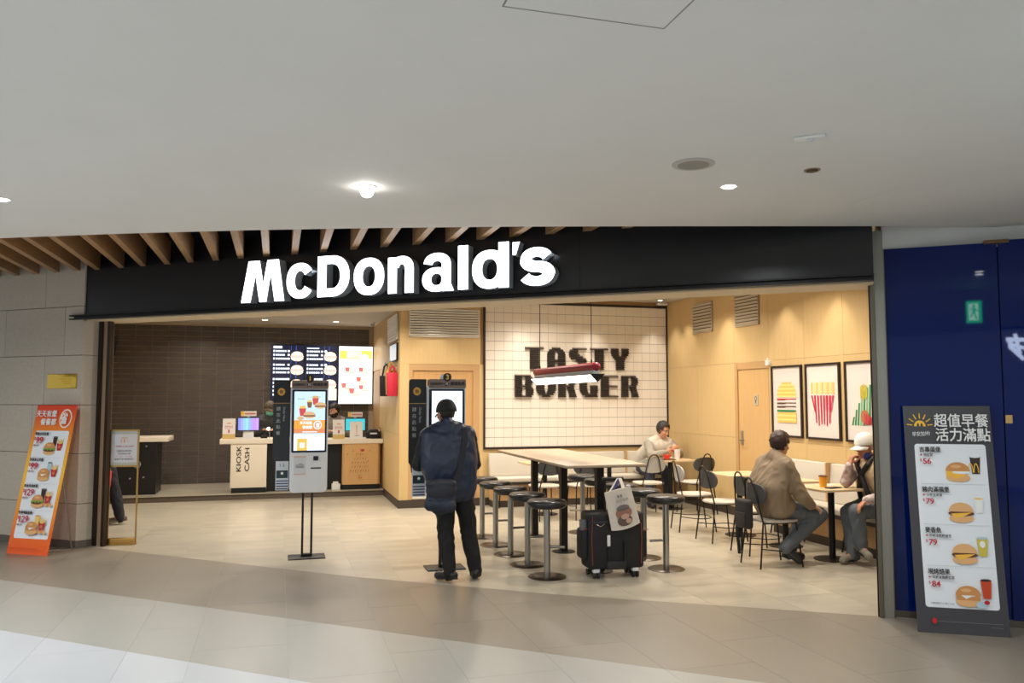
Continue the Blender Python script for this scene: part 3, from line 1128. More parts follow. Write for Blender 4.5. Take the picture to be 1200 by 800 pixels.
# ------------------------------------------------------------------ louvre lettering on the tiled wall
LOUV = mat('grey_louvre', (112, 100, 90), 0.5, var=0.1)
LOUV_D = mat('louvre_gap_shade', (40, 32, 28), 0.5)
FULL, SPL = [(0, 1)], [(0, .41), (.60, 1)]
GL = {
    'T': [[(0, 1)]] + [[(.26, .76)]] * 10,
    'A': [[(.28, .72)], [(.12, .88)], [(.04, .42), (.58, .96)], [(0, .41), (.60, 1)], [(0, .41), (.60, 1)], [(0, .41), (.60, 1)], FULL, FULL] + [SPL] * 3,
    'S': [[(.2, 1)], [(.05, .5)], [(0, .48)], [(0, .6)], [(.02, .78)], [(.12, .95)], [(.4, 1)], [(.55, 1)], [(.6, 1)], [(.56, .95)], [(0, .8)]],
    'Y': [[(0, .42), (.62, 1)]] * 3 + [[(.04, .44), (.60, .96)], [(.12, .88)], [(.22, .8)]] + [[(.28, .75)]] * 5,
    'B': [[(0, .84)], [(0, .38), (.56, .94)], [(0, .38), (.58, .96)], [(0, .38), (.58, .96)], [(0, .38), (.56, .92)], [(0, .86)], [(0, .38), (.58, .96)], [(0, .38), (.6, 1)], [(0, .38), (.6, 1)], [(0, .38), (.58, .98)], [(0, .88)]],
    'U': [SPL] * 7 + [[(.02, .42), (.58, .98)], [(.06, .46), (.54, .94)], [(.14, .86)], [(.3, .7)]],
    'R': [[(0, .84)], [(0, .4), (.58, .94)], [(0, .4), (.6, .97)], [(0, .4), (.6, .97)], [(0, .4), (.58, .92)], [(0, .86)], [(0, .4), (.5, .86)], [(0, .4), (.54, .9)], [(0, .4), (.58, .94)], [(0, .4), (.6, .97)], [(0, .4), (.6, 1)]],
    'G': [[(.28, .9)], [(.12, .95)], [(.04, .42), (.62, 1)], [(0, .4)], [(0, .4)], [(0, .4), (.58, 1)], [(0, .4), (.6, 1)], [(.02, .42), (.6, 1)], [(.06, .46), (.6, 1)], [(.14, .95)], [(.3, 1)]],
    'E': [[(0, 1)]] + [[(0, .46)]] * 4 + [[(0, .96)]] + [[(0, .46)]] * 4 + [[(0, 1)]],
}


def word(letters, zt, zb, label):
    t = thing('wall_lettering', label, 'sign', (0, 12.342, 0))
    for ch, x0, x1 in letters:
        b = MB()
        h = (zt - zb) / 11
        for r, ivs in enumerate(GL[ch]):
            z1 = zt - r * h
            z0 = z1 - h
            for (a, c) in ivs:
                xa, xc = x0 + a * (x1 - x0), x0 + c * (x1 - x0)
                vs = [(xa, 0, z0), (xc, 0, z0), (xc, 0, z1), (xa, 0, z1), (xa, -0.044, z0 + h * 0.16), (xc, -0.044, z0 + h * 0.16), (xc, -0.010, z1), (xa, -0.010, z1)]
                b.cur = 0
                b.add(vs, [(0, 1, 2, 3), (4, 7, 6, 5), (0, 4, 5, 1), (3, 2, 6, 7), (0, 3, 7, 4), (1, 5, 6, 2)])
                b.cur = 1
                b.box(xa, xc, -0.047, 0.0, z0, z0 + h * 0.42)  # dark bar puts the shade between louvres into the colour
        b.build('letter', [LOUV, LOUV_D], t)
    return t


word([('T', 3.777, 4.084), ('A', 4.148, 4.453), ('S', 4.521, 4.82), ('T', 4.887, 5.193), ('Y', 5.253, 5.562)], 2.478, 2.12, 'upper word TASTY in dark louvred letters on the white tiles')
word([('B', 3.608, 3.914), ('U', 3.961, 4.291), ('R', 4.334, 4.64), ('G', 4.699, 5.01), ('E', 5.069, 5.37), ('R', 5.43, 5.735)], 2.035, 1.675, 'lower word BURGER in dark louvred letters on the white tiles')

# ------------------------------------------------------------------ louvred vents
VENT_W = mat('white_louvre', (222, 216, 206), 0.5)
VENT_B = mat('vent_dark', (74, 60, 46), 0.7)


def vent(loc, rz, w, h, n, label, m=VENT_W):
    t = thing('wall_vent', label, 'vent', loc, rz)
    box('backing', -w / 2, w / 2, -0.006, 0.0, 0, h, VENT_B, t)
    b = MB()
    for (x0, x1, z0, z1) in ((-w / 2, -w / 2 + 0.015, 0, h), (w / 2 - 0.015, w / 2, 0, h), (-w / 2, w / 2, 0, 0.015), (-w / 2, w / 2, h - 0.015, h)):
        b.box(x0, x1, -0.022, 0, z0, z1)
    b.build('frame', m, t)
    sm = MB()
    d = h / n
    vs = [(-w / 2 + 0.015, -0.032, d * 0.72), (w / 2 - 0.015, -0.032, d * 0.72), (w / 2 - 0.015, -0.010, d * 0.12), (-w / 2 + 0.015, -0.010, d * 0.12)]
    sm.add(vs + [(p[0], p[1] + 0.004, p[2] + 0.006) for p in vs], [(0, 1, 2, 3), (7, 6, 5, 4), (0, 4, 5, 1), (3, 2, 6, 7), (0, 3, 7, 4), (1, 5, 6, 2)])
    me = sm.mesh('slat', m)
    for i in range(n):
        link('slat', me, t, (0, 0, 0.012 + d * i * 0.97))
    return t


vent((2.475, YW - 0.001, 2.60), 0, 1.11, 0.44, 11, 'wide white louvred vent high above the kiosk door')
vent((1.784, 13.12, 2.56), -PI / 2, 1.15, 0.42, 9, 'narrow louvred vent on the oak side wall above the bags')
VENT_T = mat('taupe_louvre', (196, 182, 160), 0.5)
vent((XR - 0.001, 11.135, 2.665), -PI / 2, 0.59, 0.455, 9, 'left of the two taupe louvred vents high on the oak wall', VENT_T)
vent((XR - 0.001, 9.905, 2.665), -PI / 2, 0.59, 0.465, 10, 'right of the two taupe louvred vents, above the oak door', VENT_T)

# ------------------------------------------------------------------ three framed pictures on the oak wall
FRAME_M = mat('dark_picture_frame', (36, 22, 20), 0.4)
ART_BG = mat('art_paper', (222, 214, 208), 0.6)


def picture(yc, kind, label):
    t = thing('framed_picture', label, 'picture', (XR - 0.001, yc, 1.16), -PI / 2)
    w, h, k = 0.64, 0.915, 0.026
    b = MB()
    for (x0, x1, z0, z1) in ((-w / 2, -w / 2 + k, 0, h), (w / 2 - k, w / 2, 0, h), (-w / 2 + k, w / 2 - k, 0, k), (-w / 2 + k, w / 2 - k, h - k, h)):
        b.box(x0, x1, -0.028, 0, z0, z1)
    b.build('frame', FRAME_M, t)
    p = Print(-0.012)
    p.rect(-w / 2 + k, w / 2 - k, k, h - k, ART_BG)
    if kind == 'burger':
        yel, dyl = mat('art_yellow', (248, 214, 132), 0.6), mat('art_yellow2', (238, 192, 98), 0.6)
        for i in range(8):
            z = 0.70 - i * 0.024
            hw = 0.205 * math.sqrt(max(0.06, 1 - ((7 - i) / 8.0) ** 2.2))
            p.rect(-hw, hw, z - 0.024, z, yel if i % 2 else dyl)
        for (z, m1) in ((0.487, P_RED), (0.437, mat('art_brown', (92, 58, 48), 0.6)), (0.392, mat('art_brown', (92, 58, 48), 0.6)), (0.342, mat('art_green', (40, 130, 74), 0.6))):
            p.rect(-0.205, 0.2, z - 0.007, z + 0.005, m1)
            p.poly([(-0.205, z - 0.016), (-0.05, z - 0.016), (0.01, z - 0.004), (-0.205, z - 0.004)] if z > 0.38 else [(-0.205, z - 0.018), (0.15, z - 0.018), (0.2, z - 0.004), (-0.205, z - 0.004)], m1)
        for i in range(5):
            z = 0.315 - i * 0.026
            p.rect(-0.2, 0.205, z - 0.026, z, yel if i % 2 else dyl)
    elif kind == 'fries':
        for i in range(9):
            x = -0.2 + i * 0.05
            p.rect(x - 0.018, x + 0.018, 0.545, 0.685, mat('art_yellow', (248, 214, 132), 0.6) if i % 2 else mat('art_yellow2', (238, 192, 98), 0.6))
        for i in range(8):
            x = -0.20 + i * 0.057
            bot = 0.33 if i in (0, 7) else (0.2 if i in (1, 6) else 0.165 + 0.02 * (abs(i - 3.5) < 1))
            xb = x * 0.72 if i in (0, 7) else x * 0.86
            p.poly([(xb - 0.008, bot), (xb + 0.012, bot), (x + 0.016, 0.53), (x - 0.016, 0.53)], mat('art_crimson', (192, 30, 66), 0.6))
            if i > 4:
                p.poly([(x - 0.03, 0.36), (x - 0.022, 0.36), (x - 0.016, 0.52), (x - 0.028, 0.52)], mat('art_pink', (232, 132, 144), 0.6))
    else:
        g, g2 = mat('art_green', (40, 130, 74), 0.6), mat('art_green2', (116, 182, 132), 0.6)
        for i in range(10):
            x = -0.2 + i * 0.046
            top = 0.2 + 0.46 * math.sin(min(1, (i + 1) / 8.5) * PI / 2)
            p.poly([(x - 0.024, 0.19 + 0.012 * max(0, i - 5)), (x + 0.008, 0.19 + 0.012 * max(0, i - 5)), (x + 0.03, top), (x + 0.004, top)], g if i % 2 == 0 or i < 3 else g2)
        for i in range(5):
            x = -0.06 + i * 0.024
            p.rect(x - 0.008, x + 0.008, 0.50 - 0.02 * (i % 2), 0.655 - 0.012 * abs(i - 2), mat('art_lime', (206, 190, 40), 0.6))
        p.ell(0.0, 0.29, 0.07, 0.075, mat('art_tan', (176, 112, 72), 0.6))
        for i in range(5):
            x = 0.0 + i * 0.025
            p.rect(x - 0.008, x + 0.008, 0.20, 0.33 - 0.01 * i, mat('art_crimson', (192, 30, 66), 0.6))
    p.build('artwork', t)
    return t


picture(9.02, 'burger', 'framed striped burger picture, leftmost on the oak wall')
picture(8.305, 'fries', 'framed striped fries picture, middle of the three on the wall')
picture(7.58, 'salad', 'framed green striped salad picture, nearest the shopfront pillar')

t = thing('wall_sensor', 'small white sensor box on the oak wall beside the door', 'sensor', (XR, 9.40, 2.06), -PI / 2)
box('housing', -0.03, 0.03, -0.05, 0, 0.03, 0.10, WHITE, t, bevel=0.006)
b = MB()
b.cyl((-0.01, -0.025, 0.1), (-0.01, -0.025, 0.135), 0.008, n=8)
b.build('antenna', WHITE, t)
t = thing('security_camera', 'small white camera at the top corner of the tiled wall', 'camera', (6.15, 12.26, 3.26))
b = MB()
b.box(-0.09, 0.09, -0.05, 0.04, -0.055, -0.01)
b.build('housing', WHITE, t, smooth=True, bevel=0.01)
b = MB()
b.cyl((0.0, 0, -0.012), (0.0, 0, 0.0), 0.03)
b.cyl((-0.03, -0.05, -0.032), (-0.03, -0.056, -0.032), 0.014)
b.build('mount', GREY_PL, t)
t = thing('dome_camera', 'white dome camera under the counter ceiling by the oak corner', 'camera', (1.66, 15.0, 3.05))
b = MB()
b.lathe([(0.06, 0), (0.06, -0.02), (0.045, -0.03)], n=20)
b.build('base', WHITE, t, smooth=True)
b = MB()
b.ell((0, 0, -0.03), (0.045, 0.045, 0.045), 14, 8)
b.build('dome', mat('dome_smoke', (150, 150, 150), 0.1), t, smooth=True)
t = thing('wall_speaker', 'black wall speaker high on the brown tiles at the left', 'speaker', (-2.89, YB - 0.001, 2.42))
box('cabinet', -0.075, 0.075, -0.16, -0.03, 0, 0.36, BLACK, t, bevel=0.01)
box('bracket', -0.03, 0.03, -0.03, 0, 0.1, 0.26, BLACK_METAL, t)
box('grille', -0.065, 0.065, -0.166, -0.16, 0.015, 0.345, mat('speaker_cloth', (26, 26, 27), 0.9), t)

# ------------------------------------------------------------------ brass plates
t = thing('wall_plaque', 'polished brass plaque with embossed lines on the grey stone wall', 'plaque', fp(-0.50, SP - 0.001, 1.765), FROT)
box('plate', -0.228, 0.228, -0.012, 0, 0, 0.165, BRASS, t, bevel=0.003)
b = MB()
for i, (x0, x1, z) in enumerate(((-0.03, 0.17, 0.10), (0.0, 0.18, 0.075), (0.02, 0.17, 0.05))):
    for k in range(9):
        xa = x0 + (x1 - x0) * k / 9
        b.box(xa, xa + (x1 - x0) / 13, -0.016, -0.012, z, z + 0.014)
b.build('embossed_line', BRASS, t)
t = thing('small_plate', 'small brass plate on the blue glass beside the dark menu board', 'plaque', fp(8.835, 0.012, 1.50), FROT)
box('plate', -0.022, 0.022, -0.006, 0.0, -0.03, 0.03, mat('dull_brass', (196, 158, 96), 0.35, 0.7), t)

# ------------------------------------------------------------------ leaning price boards
def ramp_mat(name, stops, rough=0.45):
    m = bpy.data.materials.new(name)
    m.use_nodes = True
    nt = m.node_tree
    b = nt.nodes['Principled BSDF']
    b.inputs['Roughness'].default_value = rough
    tc = nt.nodes.new('ShaderNodeTexCoord')
    sp = nt.nodes.new('ShaderNodeSeparateXYZ')
    cr = nt.nodes.new('ShaderNodeValToRGB')
    nt.links.new(tc.outputs['Generated'], sp.inputs[0])
    nt.links.new(sp.outputs[2], cr.inputs[0])
    nt.links.new(cr.outputs[0], b.inputs['Base Color'])
    e = cr.color_ramp.elements
    e[0].position, e[0].color = stops[0][0], s2l(stops[0][1]) + (1,)
    e[1].position, e[1].color = stops[-1][0], s2l(stops[-1][1]) + (1,)
    for p, c in stops[1:-1]:
        q = e.new(p)
        q.color = s2l(c) + (1,)
    return m


t = thing('promo_board', 'orange price board of burger meals leaning by the grey stone wall', 'sign board', (-2.526, 9.823, 0), -0.5698, None, -0.2042)
W, H = 0.543, 1.612
box('panel', -W / 2, W / 2, 0, 0.012, 0, H, ramp_mat('orange_print', [(0, (240, 92, 28)), (0.1, (238, 104, 24)), (0.3, (240, 150, 40)), (0.55, (250, 196, 62)), (0.8, (240, 140, 30)), (0.93, (232, 88, 32)), (1, (226, 66, 30))]), t)
p = Print(0.0)
p.rrect(-0.222, 0.238, 0.165, 1.325, 0.02, mat('board_white', (232, 236, 240), 0.5))
WB = mat('board_white', (232, 236, 240), 0.5)
OR = mat('board_orange', (232, 96, 34), 0.5)
p.ring(0.152, 1.462, 0.083, 0.105, 0.014, INK_W, OR)
for i in range(4):
    z = 1.287 - i * 0.284
    if i < 3:
        p.rect(-0.2, 0.22, z - 0.258, z - 0.256, mat('hairline', (196, 198, 200), 0.6))
    p.cup(0.072, z - 0.085, 0.11, P_COLA if i in (0, 2) else P_ICE if i == 1 else P_FRY, INK_G if i < 3 else P_BUN)
    p.fries(0.15, z - 0.115, 0.13)
    p.burger(0.018, z - 0.155, 0.15, 0 if i in (0, 2) else 3)
    if i > 1:
        for k in range(5):
            p.ell(0.085 + 0.03 * k, z - 0.20 + 0.014 * (k % 2), 0.022, 0.016, P_BUN if k % 2 else P_BUN2)
p.rect(-0.24, 0.16, 0.060, 0.066, mat('board_red', (206, 62, 28), 0.5))
p.build('printed_picture', t)
yl = -0.022
txt('天天有堡', -0.10, 1.512, yl, 0.075, INK_W, t, 0.022, width=0.285)
txt('餐餐都', -0.055, 1.42, yl, 0.075, INK_W, t, 0.022, width=0.215)
txt('省', 0.152, 1.462, yl, 0.135, INK_W, t, 0.03, width=0.10)
for i, (nm, pr, sub) in enumerate((('雙層吉事套餐', '99', '中薯+中可'), ('麥香魚吉套餐', '99', '中薯+中可'), ('麥香雞塊套餐', '129', '中薯+中可'), ('勁辣雞腿套餐', '129', '中薯+中可'))):
    z = 1.287 - i * 0.284
    txt(nm, -0.2, z, yl, 0.036, INK, t, 0.02, 'L', width=0.185)
    txt('$', -0.2, z - 0.055, yl, 0.04, INK_R, t, 0.01, 'L')
    txt(pr, -0.175, z - 0.07, yl, 0.072, INK_R, t, 0.02, 'L', width=0.1 if len(pr) == 2 else 0.125)
    txt(sub, -0.2, z - 0.128, yl, 0.02, mat('ink_maroon', (140, 60, 70), 0.6), t, 0.01, 'L', width=0.085)
b = MB()
b.tube([(0.2, 0.014, 0.95), (0.23, 0.36, 0.08)], 0.006)
b.tube([(-0.2, 0.014, 0.95), (-0.2, 0.36, 0.08)], 0.006)
b.tube([(0.23, 0.36, 0.08), (-0.2, 0.36, 0.08)], 0.005)
b.tube([(0.23, 0.36, 0.08), (0.1, 0.02, 0.03)], 0.005)
b.build('back_strut', STEEL, t)

t = thing('menu_board', 'dark grey breakfast price board leaning on the blue glass', 'sign board', (4.6545, 4.705, 0), -0.525, None, -0.155)
W, H = 0.588, 1.615
DG = mat('board_dark', (62, 60, 64), 0.45)
box('panel', -W / 2, W / 2, 0, 0.012, 0, H, DG, t)
p = Print(0.0)
p.rrect(-0.232, 0.243, 0.175, 1.332, 0.02, WB)
# half sun with rays and a small arch
p.ell(-0.185, 1.462, 0.040, 0.044, INK_Y, 16, 0, PI)
for sx in (-1, 1):
    p.ell(-0.185 + sx * 0.012, 1.461, 0.009, 0.026, DG, 12, 0, PI)
for k in range(7):
    a = PI * (0.04 + 0.92 * k / 6)
    ca, sa = math.cos(a), math.sin(a)
    p.poly([(-0.185 + 0.052 * ca - 0.004 * sa, 1.464 + 0.056 * sa + 0.004 * ca), (-0.185 + 0.052 * ca + 0.004 * sa, 1.464 + 0.056 * sa - 0.004 * ca), (-0.185 + 0.09 * ca + 0.003 * sa, 1.464 + 0.096 * sa - 0.003 * ca), (-0.185 + 0.09 * ca - 0.003 * sa, 1.464 + 0.096 * sa + 0.003 * ca)], INK_Y)
for i in range(4):
    z = 1.29 - i * 0.289
    if i < 3:
        p.rect(-0.21, 0.225, z - 0.25, z - 0.2475, mat('hairline', (196, 198, 200), 0.6))
    kind = (1, 2, 2, 3)[i]
    p.cup(0.165, z - 0.11, 0.125 if i != 1 else 0.1, (P_COLA, INK_W, mat('print_lemon', (206, 188, 70), 0.55), P_TEA)[i], (WB, P_FRY, P_ICE, P_COLA)[i])
    if i == 0:
        p.arch(0.15, z - 0.13, 0.036, INK_Y)
    if i == 2:
        p.ell(0.165, z - 0.09, 0.018, 0.024, INK_W)
    p.burger(0.045, z - 0.155, 0.155, kind)
    if i == 3:
        p.ell(0.125, z - 0.215, 0.034, 0.024, P_ICE)
        p.ell(0.16, z - 0.198, 0.018, 0.014, P_RED)
p.ell(-0.185, 0.085, 0.017, 0.02, P_RED)
p.rect(-0.16, 0.25, 0.082, 0.086, INK_G)
p.rect(0.17, 0.25, 0.058, 0.062, INK_G)
p.build('printed_picture', t)
yl = -0.02
txt('超值早餐', 0.09, 1.505, yl, 0.10, INK_W, t, 0.014, width=0.365)
txt('活力滿點', 0.095, 1.400, yl, 0.10, INK_W, t, 0.014, width=0.365)
txt('早安加州!', -0.185, 1.405, yl, 0.035, INK_W, t, 0.0, width=0.12, rot=0.08)
for i, (nm, sub, pr) in enumerate((('吉事蛋堡', '熱紅茶', '56'), ('豬肉滿福堡', '小杯玉米湯', '79'), ('麥香魚', '中杯冰無糖綠茶', '79'), ('現烤焙果', '中杯冰無糖紅茶', '84'))):
    z = 1.29 - i * 0.289
    txt(nm, -0.205, z, yl, 0.042, INK, t, 0.02, 'L', width=0.036 * len(nm))
    txt('+', -0.205, z - 0.04, yl, 0.018, P_RED, t, 0.03, 'L')
    txt(sub, -0.178, z - 0.04, yl, 0.023, INK, t, 0.01, 'L', width=0.0205 * len(sub))
    txt('$', -0.205, z - 0.078, yl, 0.022, INK_R, t, 0.01, 'L')
    txt(pr, -0.185, z - 0.086, yl, 0.042, INK_R, t, 0.02, 'L')
txt('供應時間至早上十點三十分止', -0.2, 0.205, yl, 0.014, INK, t, 0.0, 'L', width=0.15)
b = MB()
for sx in (-0.2, 0.2):
    b.tube([(sx, 0.014, 0.6), (sx, 0.15, 0.03)], 0.006)
b.build('back_strut', STEEL, t)

# ------------------------------------------------------------------ gold framed notice stand at the opening
t = thing('notice_stand', 'slim gold framed notice stand at the left of the opening', 'sign stand', (-1.668, 10.19, 0), -0.10)
W = 0.15
for sx in (-1, 1):
    box('post', sx * W - 0.008, sx * W + 0.008, -0.008, 0.008, 0.0, 1.297, GOLD, t)
b = MB()
b.box(-W, W, -0.03, 0.03, 0, 0.075)
b.build('base', GOLD, t, smooth=True, bevel=0.003)
b = MB()
b.box(-W, W, -0.009, 0.009, 1.282, 1.297)
b.box(-W, W, -0.009, 0.009, 0.875, 0.893)
b.build('rail', GOLD, t)
q = box('sign_panel', -W + 0.008, W - 0.008, -0.004, 0.004, 0.893, 1.282, mat('acrylic_panel', (186, 190, 178), 0.25), t)
p = Print(-0.0045)
p.rect(-W + 0.014, W - 0.014, 0.925, 1.245, mat('notice_paper', (216, 216, 220), 0.5))
p.arch(0.0, 1.18, 0.036, mat('arch_orange', (226, 150, 70), 0.6))
p.build('paper', q)
IG = mat('notice_ink', (90, 86, 92), 0.6)
IP = mat('notice_pink', (206, 110, 120), 0.6)
txt('*溫馨*公告*通知', 0, 1.108, -0.007, 0.018, IP, q, 0.0, width=0.2)
txt('因應節能減碳政策', 0, 1.056, -0.007, 0.022, IG, q, 0.0, width=0.155)
txt('垃圾請做好分類', 0, 1.024, -0.007, 0.022, IG, q, 0.0, width=0.135)
txt('11:00 - 21:30', 0, 0.994, -0.007, 0.014, IP, q, 0.0, width=0.17)
txt('造成不便 敬請見諒', 0, 0.962, -0.007, 0.022, IG, q, 0.0, width=0.2)


# ------------------------------------------------------------------ self-order kiosks
SCR_W = glow('screen_white', (228, 244, 255), 1.5)
SCR_B = glow('screen_pale_blue', (206, 234, 250), 1.15)
SCR_O = glow('screen_orange', (250, 176, 62), 1.0)
SCR_O2 = glow('screen_coral', (240, 150, 100), 1.0)
SCR_R = glow('screen_red', (226, 84, 84), 0.9)
SCR_Y = glow('screen_yellow', (250, 206, 96), 1.0)
SCR_T = glow('screen_tan', (232, 190, 140), 1.0)
SCR_BR = glow('screen_brown', (150, 104, 76), 0.8)
SCR_G = glow('screen_grey', (150, 166, 176), 0.8)
ICON = mat('icon_gold', (216, 162, 66), 0.5)


def kiosk(loc, num, lit, label):
    t = thing('order_kiosk', label, 'kiosk', loc)
    # body: rounded slab with the lower corners curved
    b = MB()
    b.prism_y(rbox_pts(-0.192, 0.192, 0.672, 1.80, 0.05), -0.055, 0.055)
    body = b.build('body', GREY_PL, t, smooth=True, bevel=0.008)
    b = MB()
    b.prism_y(rbox_pts(-0.178, 0.178, 1.09, 1.745, 0.012), -0.062, -0.055)
    sc = b.build('screen', mat('screen_bezel', (8, 14, 42), 0.2), t)
    p = Print(-0.0625)
    if lit == 'ad':
        p.rect(-0.155, 0.16, 1.11, 1.725, SCR_B)
        p.rect(-0.155, 0.16, 1.335, 1.425, SCR_O)
        p.rect(-0.155, 0.16, 1.29, 1.335, SCR_O2)
        p.rect(-0.155, 0.16, 1.11, 1.275, SCR_W)
        p.rect(-0.12, -0.02, 1.11, 1.235, SCR_Y)
        p.rect(-0.095, -0.045, 1.14, 1.19, SCR_W)
        for (x, z, s, m) in ((-0.07, 1.53, 0.06, SCR_R), (0.0, 1.60, 0.045, SCR_BR), (0.06, 1.64, 0.055, SCR_R)):
            p.poly([(x - s * .4, z - s), (x + s * .4, z - s), (x + s * .6, z + s * .3), (x - s * .6, z + s * .3)], m)
            p.rect(x - s * .5, x + s * .5, z + s * .3, z + s * .75, SCR_Y)
        for (x, z, s) in ((0.0, 1.475, 0.062), (0.11, 1.575, 0.058)):
            p.ell(x, z, s, s * .5, SCR_T)
            p.rect(x - s, x + s, z - s * .2, z + s * .05, SCR_BR)
            p.ell(x, z + s * .1, s, s * .55, SCR_T, 14, 0, PI)
        p.ell(-0.09, 1.445, 0.035, 0.02, SCR_T)
        p.rect(0.02, 0.11, 1.665, 1.671, SCR_G)
        p.rect(-0.12, -0.05, 1.645, 1.651, SCR_G)
        p.ring(0.085, 1.375, 0.042, 0.045, 0.009, SCR_W, SCR_O2)
        p.rect(-0.07, 0.08, 1.300, 1.308, SCR_W)
    else:
        p.rect(-0.15, 0.155, 1.11, 1.725, SCR_W)
        p.rect(0.06, 0.085, 1.64, 1.646, SCR_G)
        p.rect(0.1, 0.12, 1.642, 1.646, SCR_Y)
    p.build('display', sc)
    if lit == 'ad':
        txt('天天有堡', -0.035, 1.398, -0.072, 0.034, SCR_W, sc, 0.02, width=0.125)
        txt('餐餐都', -0.02, 1.352, -0.072, 0.034, SCR_W, sc, 0.02, width=0.1)
        txt('省', 0.085, 1.375, -0.072, 0.05, SCR_W, sc, 0.02, width=0.045)
        txt('外帶', 0.075, 1.22, -0.066, 0.016, SCR_G, sc, 0.0)
    # payment area
    b = MB()
    b.box(0.048, 0.098, -0.068, -0.055, 1.005, 1.05)
    b.build('card_reader', mat('reader_dark', (26, 28, 40), 0.3), t, smooth=True, bevel=0.004)
    b = MB()
    b.box(0.022, 0.128, -0.06, -0.055, 0.92, 0.932)
    b.build('receipt_slot', BLACK, t)
    p = Print(-0.0555)
    p.rect(-0.148, -0.03, 0.86, 1.05, mat('notice_grey', (206, 208, 210), 0.5))
    p.rect(-0.15, -0.028, 1.038, 1.052, mat('strip_tan', (212, 176, 148), 0.5))
    p.rect(-0.15, -0.028, 0.858, 0.87, mat('strip_tan', (212, 176, 148), 0.5))
    for z in (0.975, 0.96, 0.948, 0.935):
        p.rect(-0.13 + (z > 0.97) * 0.03, -0.045 - (z > 0.97) * 0.02, z - 0.004, z + 0.002, INK_G)
    p.build('instruction_label', body)
    # header with the number disc
    b = MB()
    b.prism_y(rbox_pts(-0.182, 0.192, 1.755, 1.842, 0.014), -0.075, 0.03)
    hd = b.build('header', TAUPE, t, smooth=True, bevel=0.004)
    HI = mat('header_ink', (52, 38, 36), 0.5)
    txt('自助點餐信用卡', -0.105, 1.797, -0.0765, 0.026, HI, hd, 0.015, width=0.13)
    txt('櫃檯點餐', 0.105, 1.8, -0.0765, 0.036, HI, hd, 0.025, width=0.15)
    p = Print(-0.0755)
    p.ell(-0.006, 1.795, 0.022, 0.022, HI)
    p.build('badge', hd)
    txt('可', -0.006, 1.795, -0.078, 0.026, INK_W, hd, 0.01)
    b = MB()
    b.cyl((0.0, -0.082, 1.862), (0.0, -0.07, 1.862), 0.041, n=24)
    dsc = b.build('number_disc', mat('disc_black', (24, 20, 16), 0.4), t, smooth=True)
    txt(num, 0, 1.862, -0.084, 0.05, mat('disc_gold', (236, 190, 84), 0.5), dsc, 0.03)
    if num == '3':
        b = MB()
        b.cyl((-0.035, -0.068, 1.855), (-0.035, -0.06, 1.855), 0.036, n=24)
        b.build('number_disc', GREY_PL, t, smooth=True, label='blank pale disc behind the number')
    # side panel
    b = MB()
    x0, x1 = -0.365, -0.195
    pts = [(x0 + 0.02, 1.0), (x0 + 0.03, 0.93), (x0 + 0.10, 0.93), (x0 + 0.11, 1.0), (x1, 1.0), (x1, 1.842), (x0 + 0.03, 1.842), (x0, 1.81), (x0, 1.03)]
    b.prism_y(pts, 0.0, 0.02)
    sp = b.build('side_panel', CHAR, t)
    p = Print(0.0)
    p.rect(x0, x1, 1.60, 1.606, mat('gold_line', (190, 150, 84), 0.5))
    p.rrect(x0, x1, 1.607, 1.84, 0.02, mat('panel_black', (16, 17, 20), 0.4))
    p.ell(x0 + 0.078, 1.722, 0.038, 0.04, ICON)
    p.rrect(x0 + 0.062, x0 + 0.094, 1.705, 1.738, 0.006, mat('icon_brown', (92, 60, 20), 0.5))
    for k in range(3):
        p.rect(x0 + 0.068, x0 + 0.088, 1.710 + k * 0.009, 1.713 + k * 0.009, ICON)
    p.build('icon', sp)
    SI = mat('panel_ink', (168, 170, 172), 0.5)
    for k, ch in enumerate('請在此點餐'):
        txt(ch, x0 + 0.052, 1.545 - k * 0.063, -0.004, 0.042, SI, sp, 0.01)
    txt('Order Here', x0 + 0.11, 1.49, -0.004, 0.024, SI, sp, 0.01, rot=-PI / 2, width=0.15)
    # number card rack under the panel
    b = MB()
    b.box(x0 + 0.035, x0 + 0.165, -0.01, 0.02, 0.70, 1.0)
    rk = b.build('number_rack', mat('rack_white', (204, 210, 216), 0.45), t, smooth=True, bevel=0.004)
    p = Print(-0.0105)
    p.rect(x0 + 0.042, x0 + 0.158, 0.825, 0.905, mat('rack_green', (34, 54, 62), 0.5))
    for k in range(4):
        p.rect(x0 + 0.042, x0 + 0.16, 0.71 + k * 0.027, 0.721 + k * 0.027, mat('rack_navy', (52, 66, 110), 0.5))
    p.ell(x0 + 0.1, 0.875, 0.014, 0.014, INK_W)
    p.build('rack_print', rk)
    txt('1 2', x0 + 0.1, 0.958, -0.012, 0.03, INK_G, rk, 0.01)
    # twin poles and foot
    for sx in (-0.049, 0.043):
        box('pole', sx - 0.011, sx + 0.011, -0.012, 0.02, 0.012, 0.68, BLACK_METAL, t)
    b = MB()
    b.box(-0.19, 0.185, -0.13, 0.13, 0, 0.012)
    b.box(-0.06, 0.054, -0.02, 0.03, 0.012, 0.04)
    b.build('foot_plate', BLACK_METAL, t, smooth=True, bevel=0.003)
    return t


kiosk((0.327, 8.86, 0), '1', 'ad', 'order kiosk number 1 showing a burger advert, on twin black poles')
kiosk((1.605, 7.93, 0), '3', 'blank', 'order kiosk number 3 with a blank white screen before the customer')

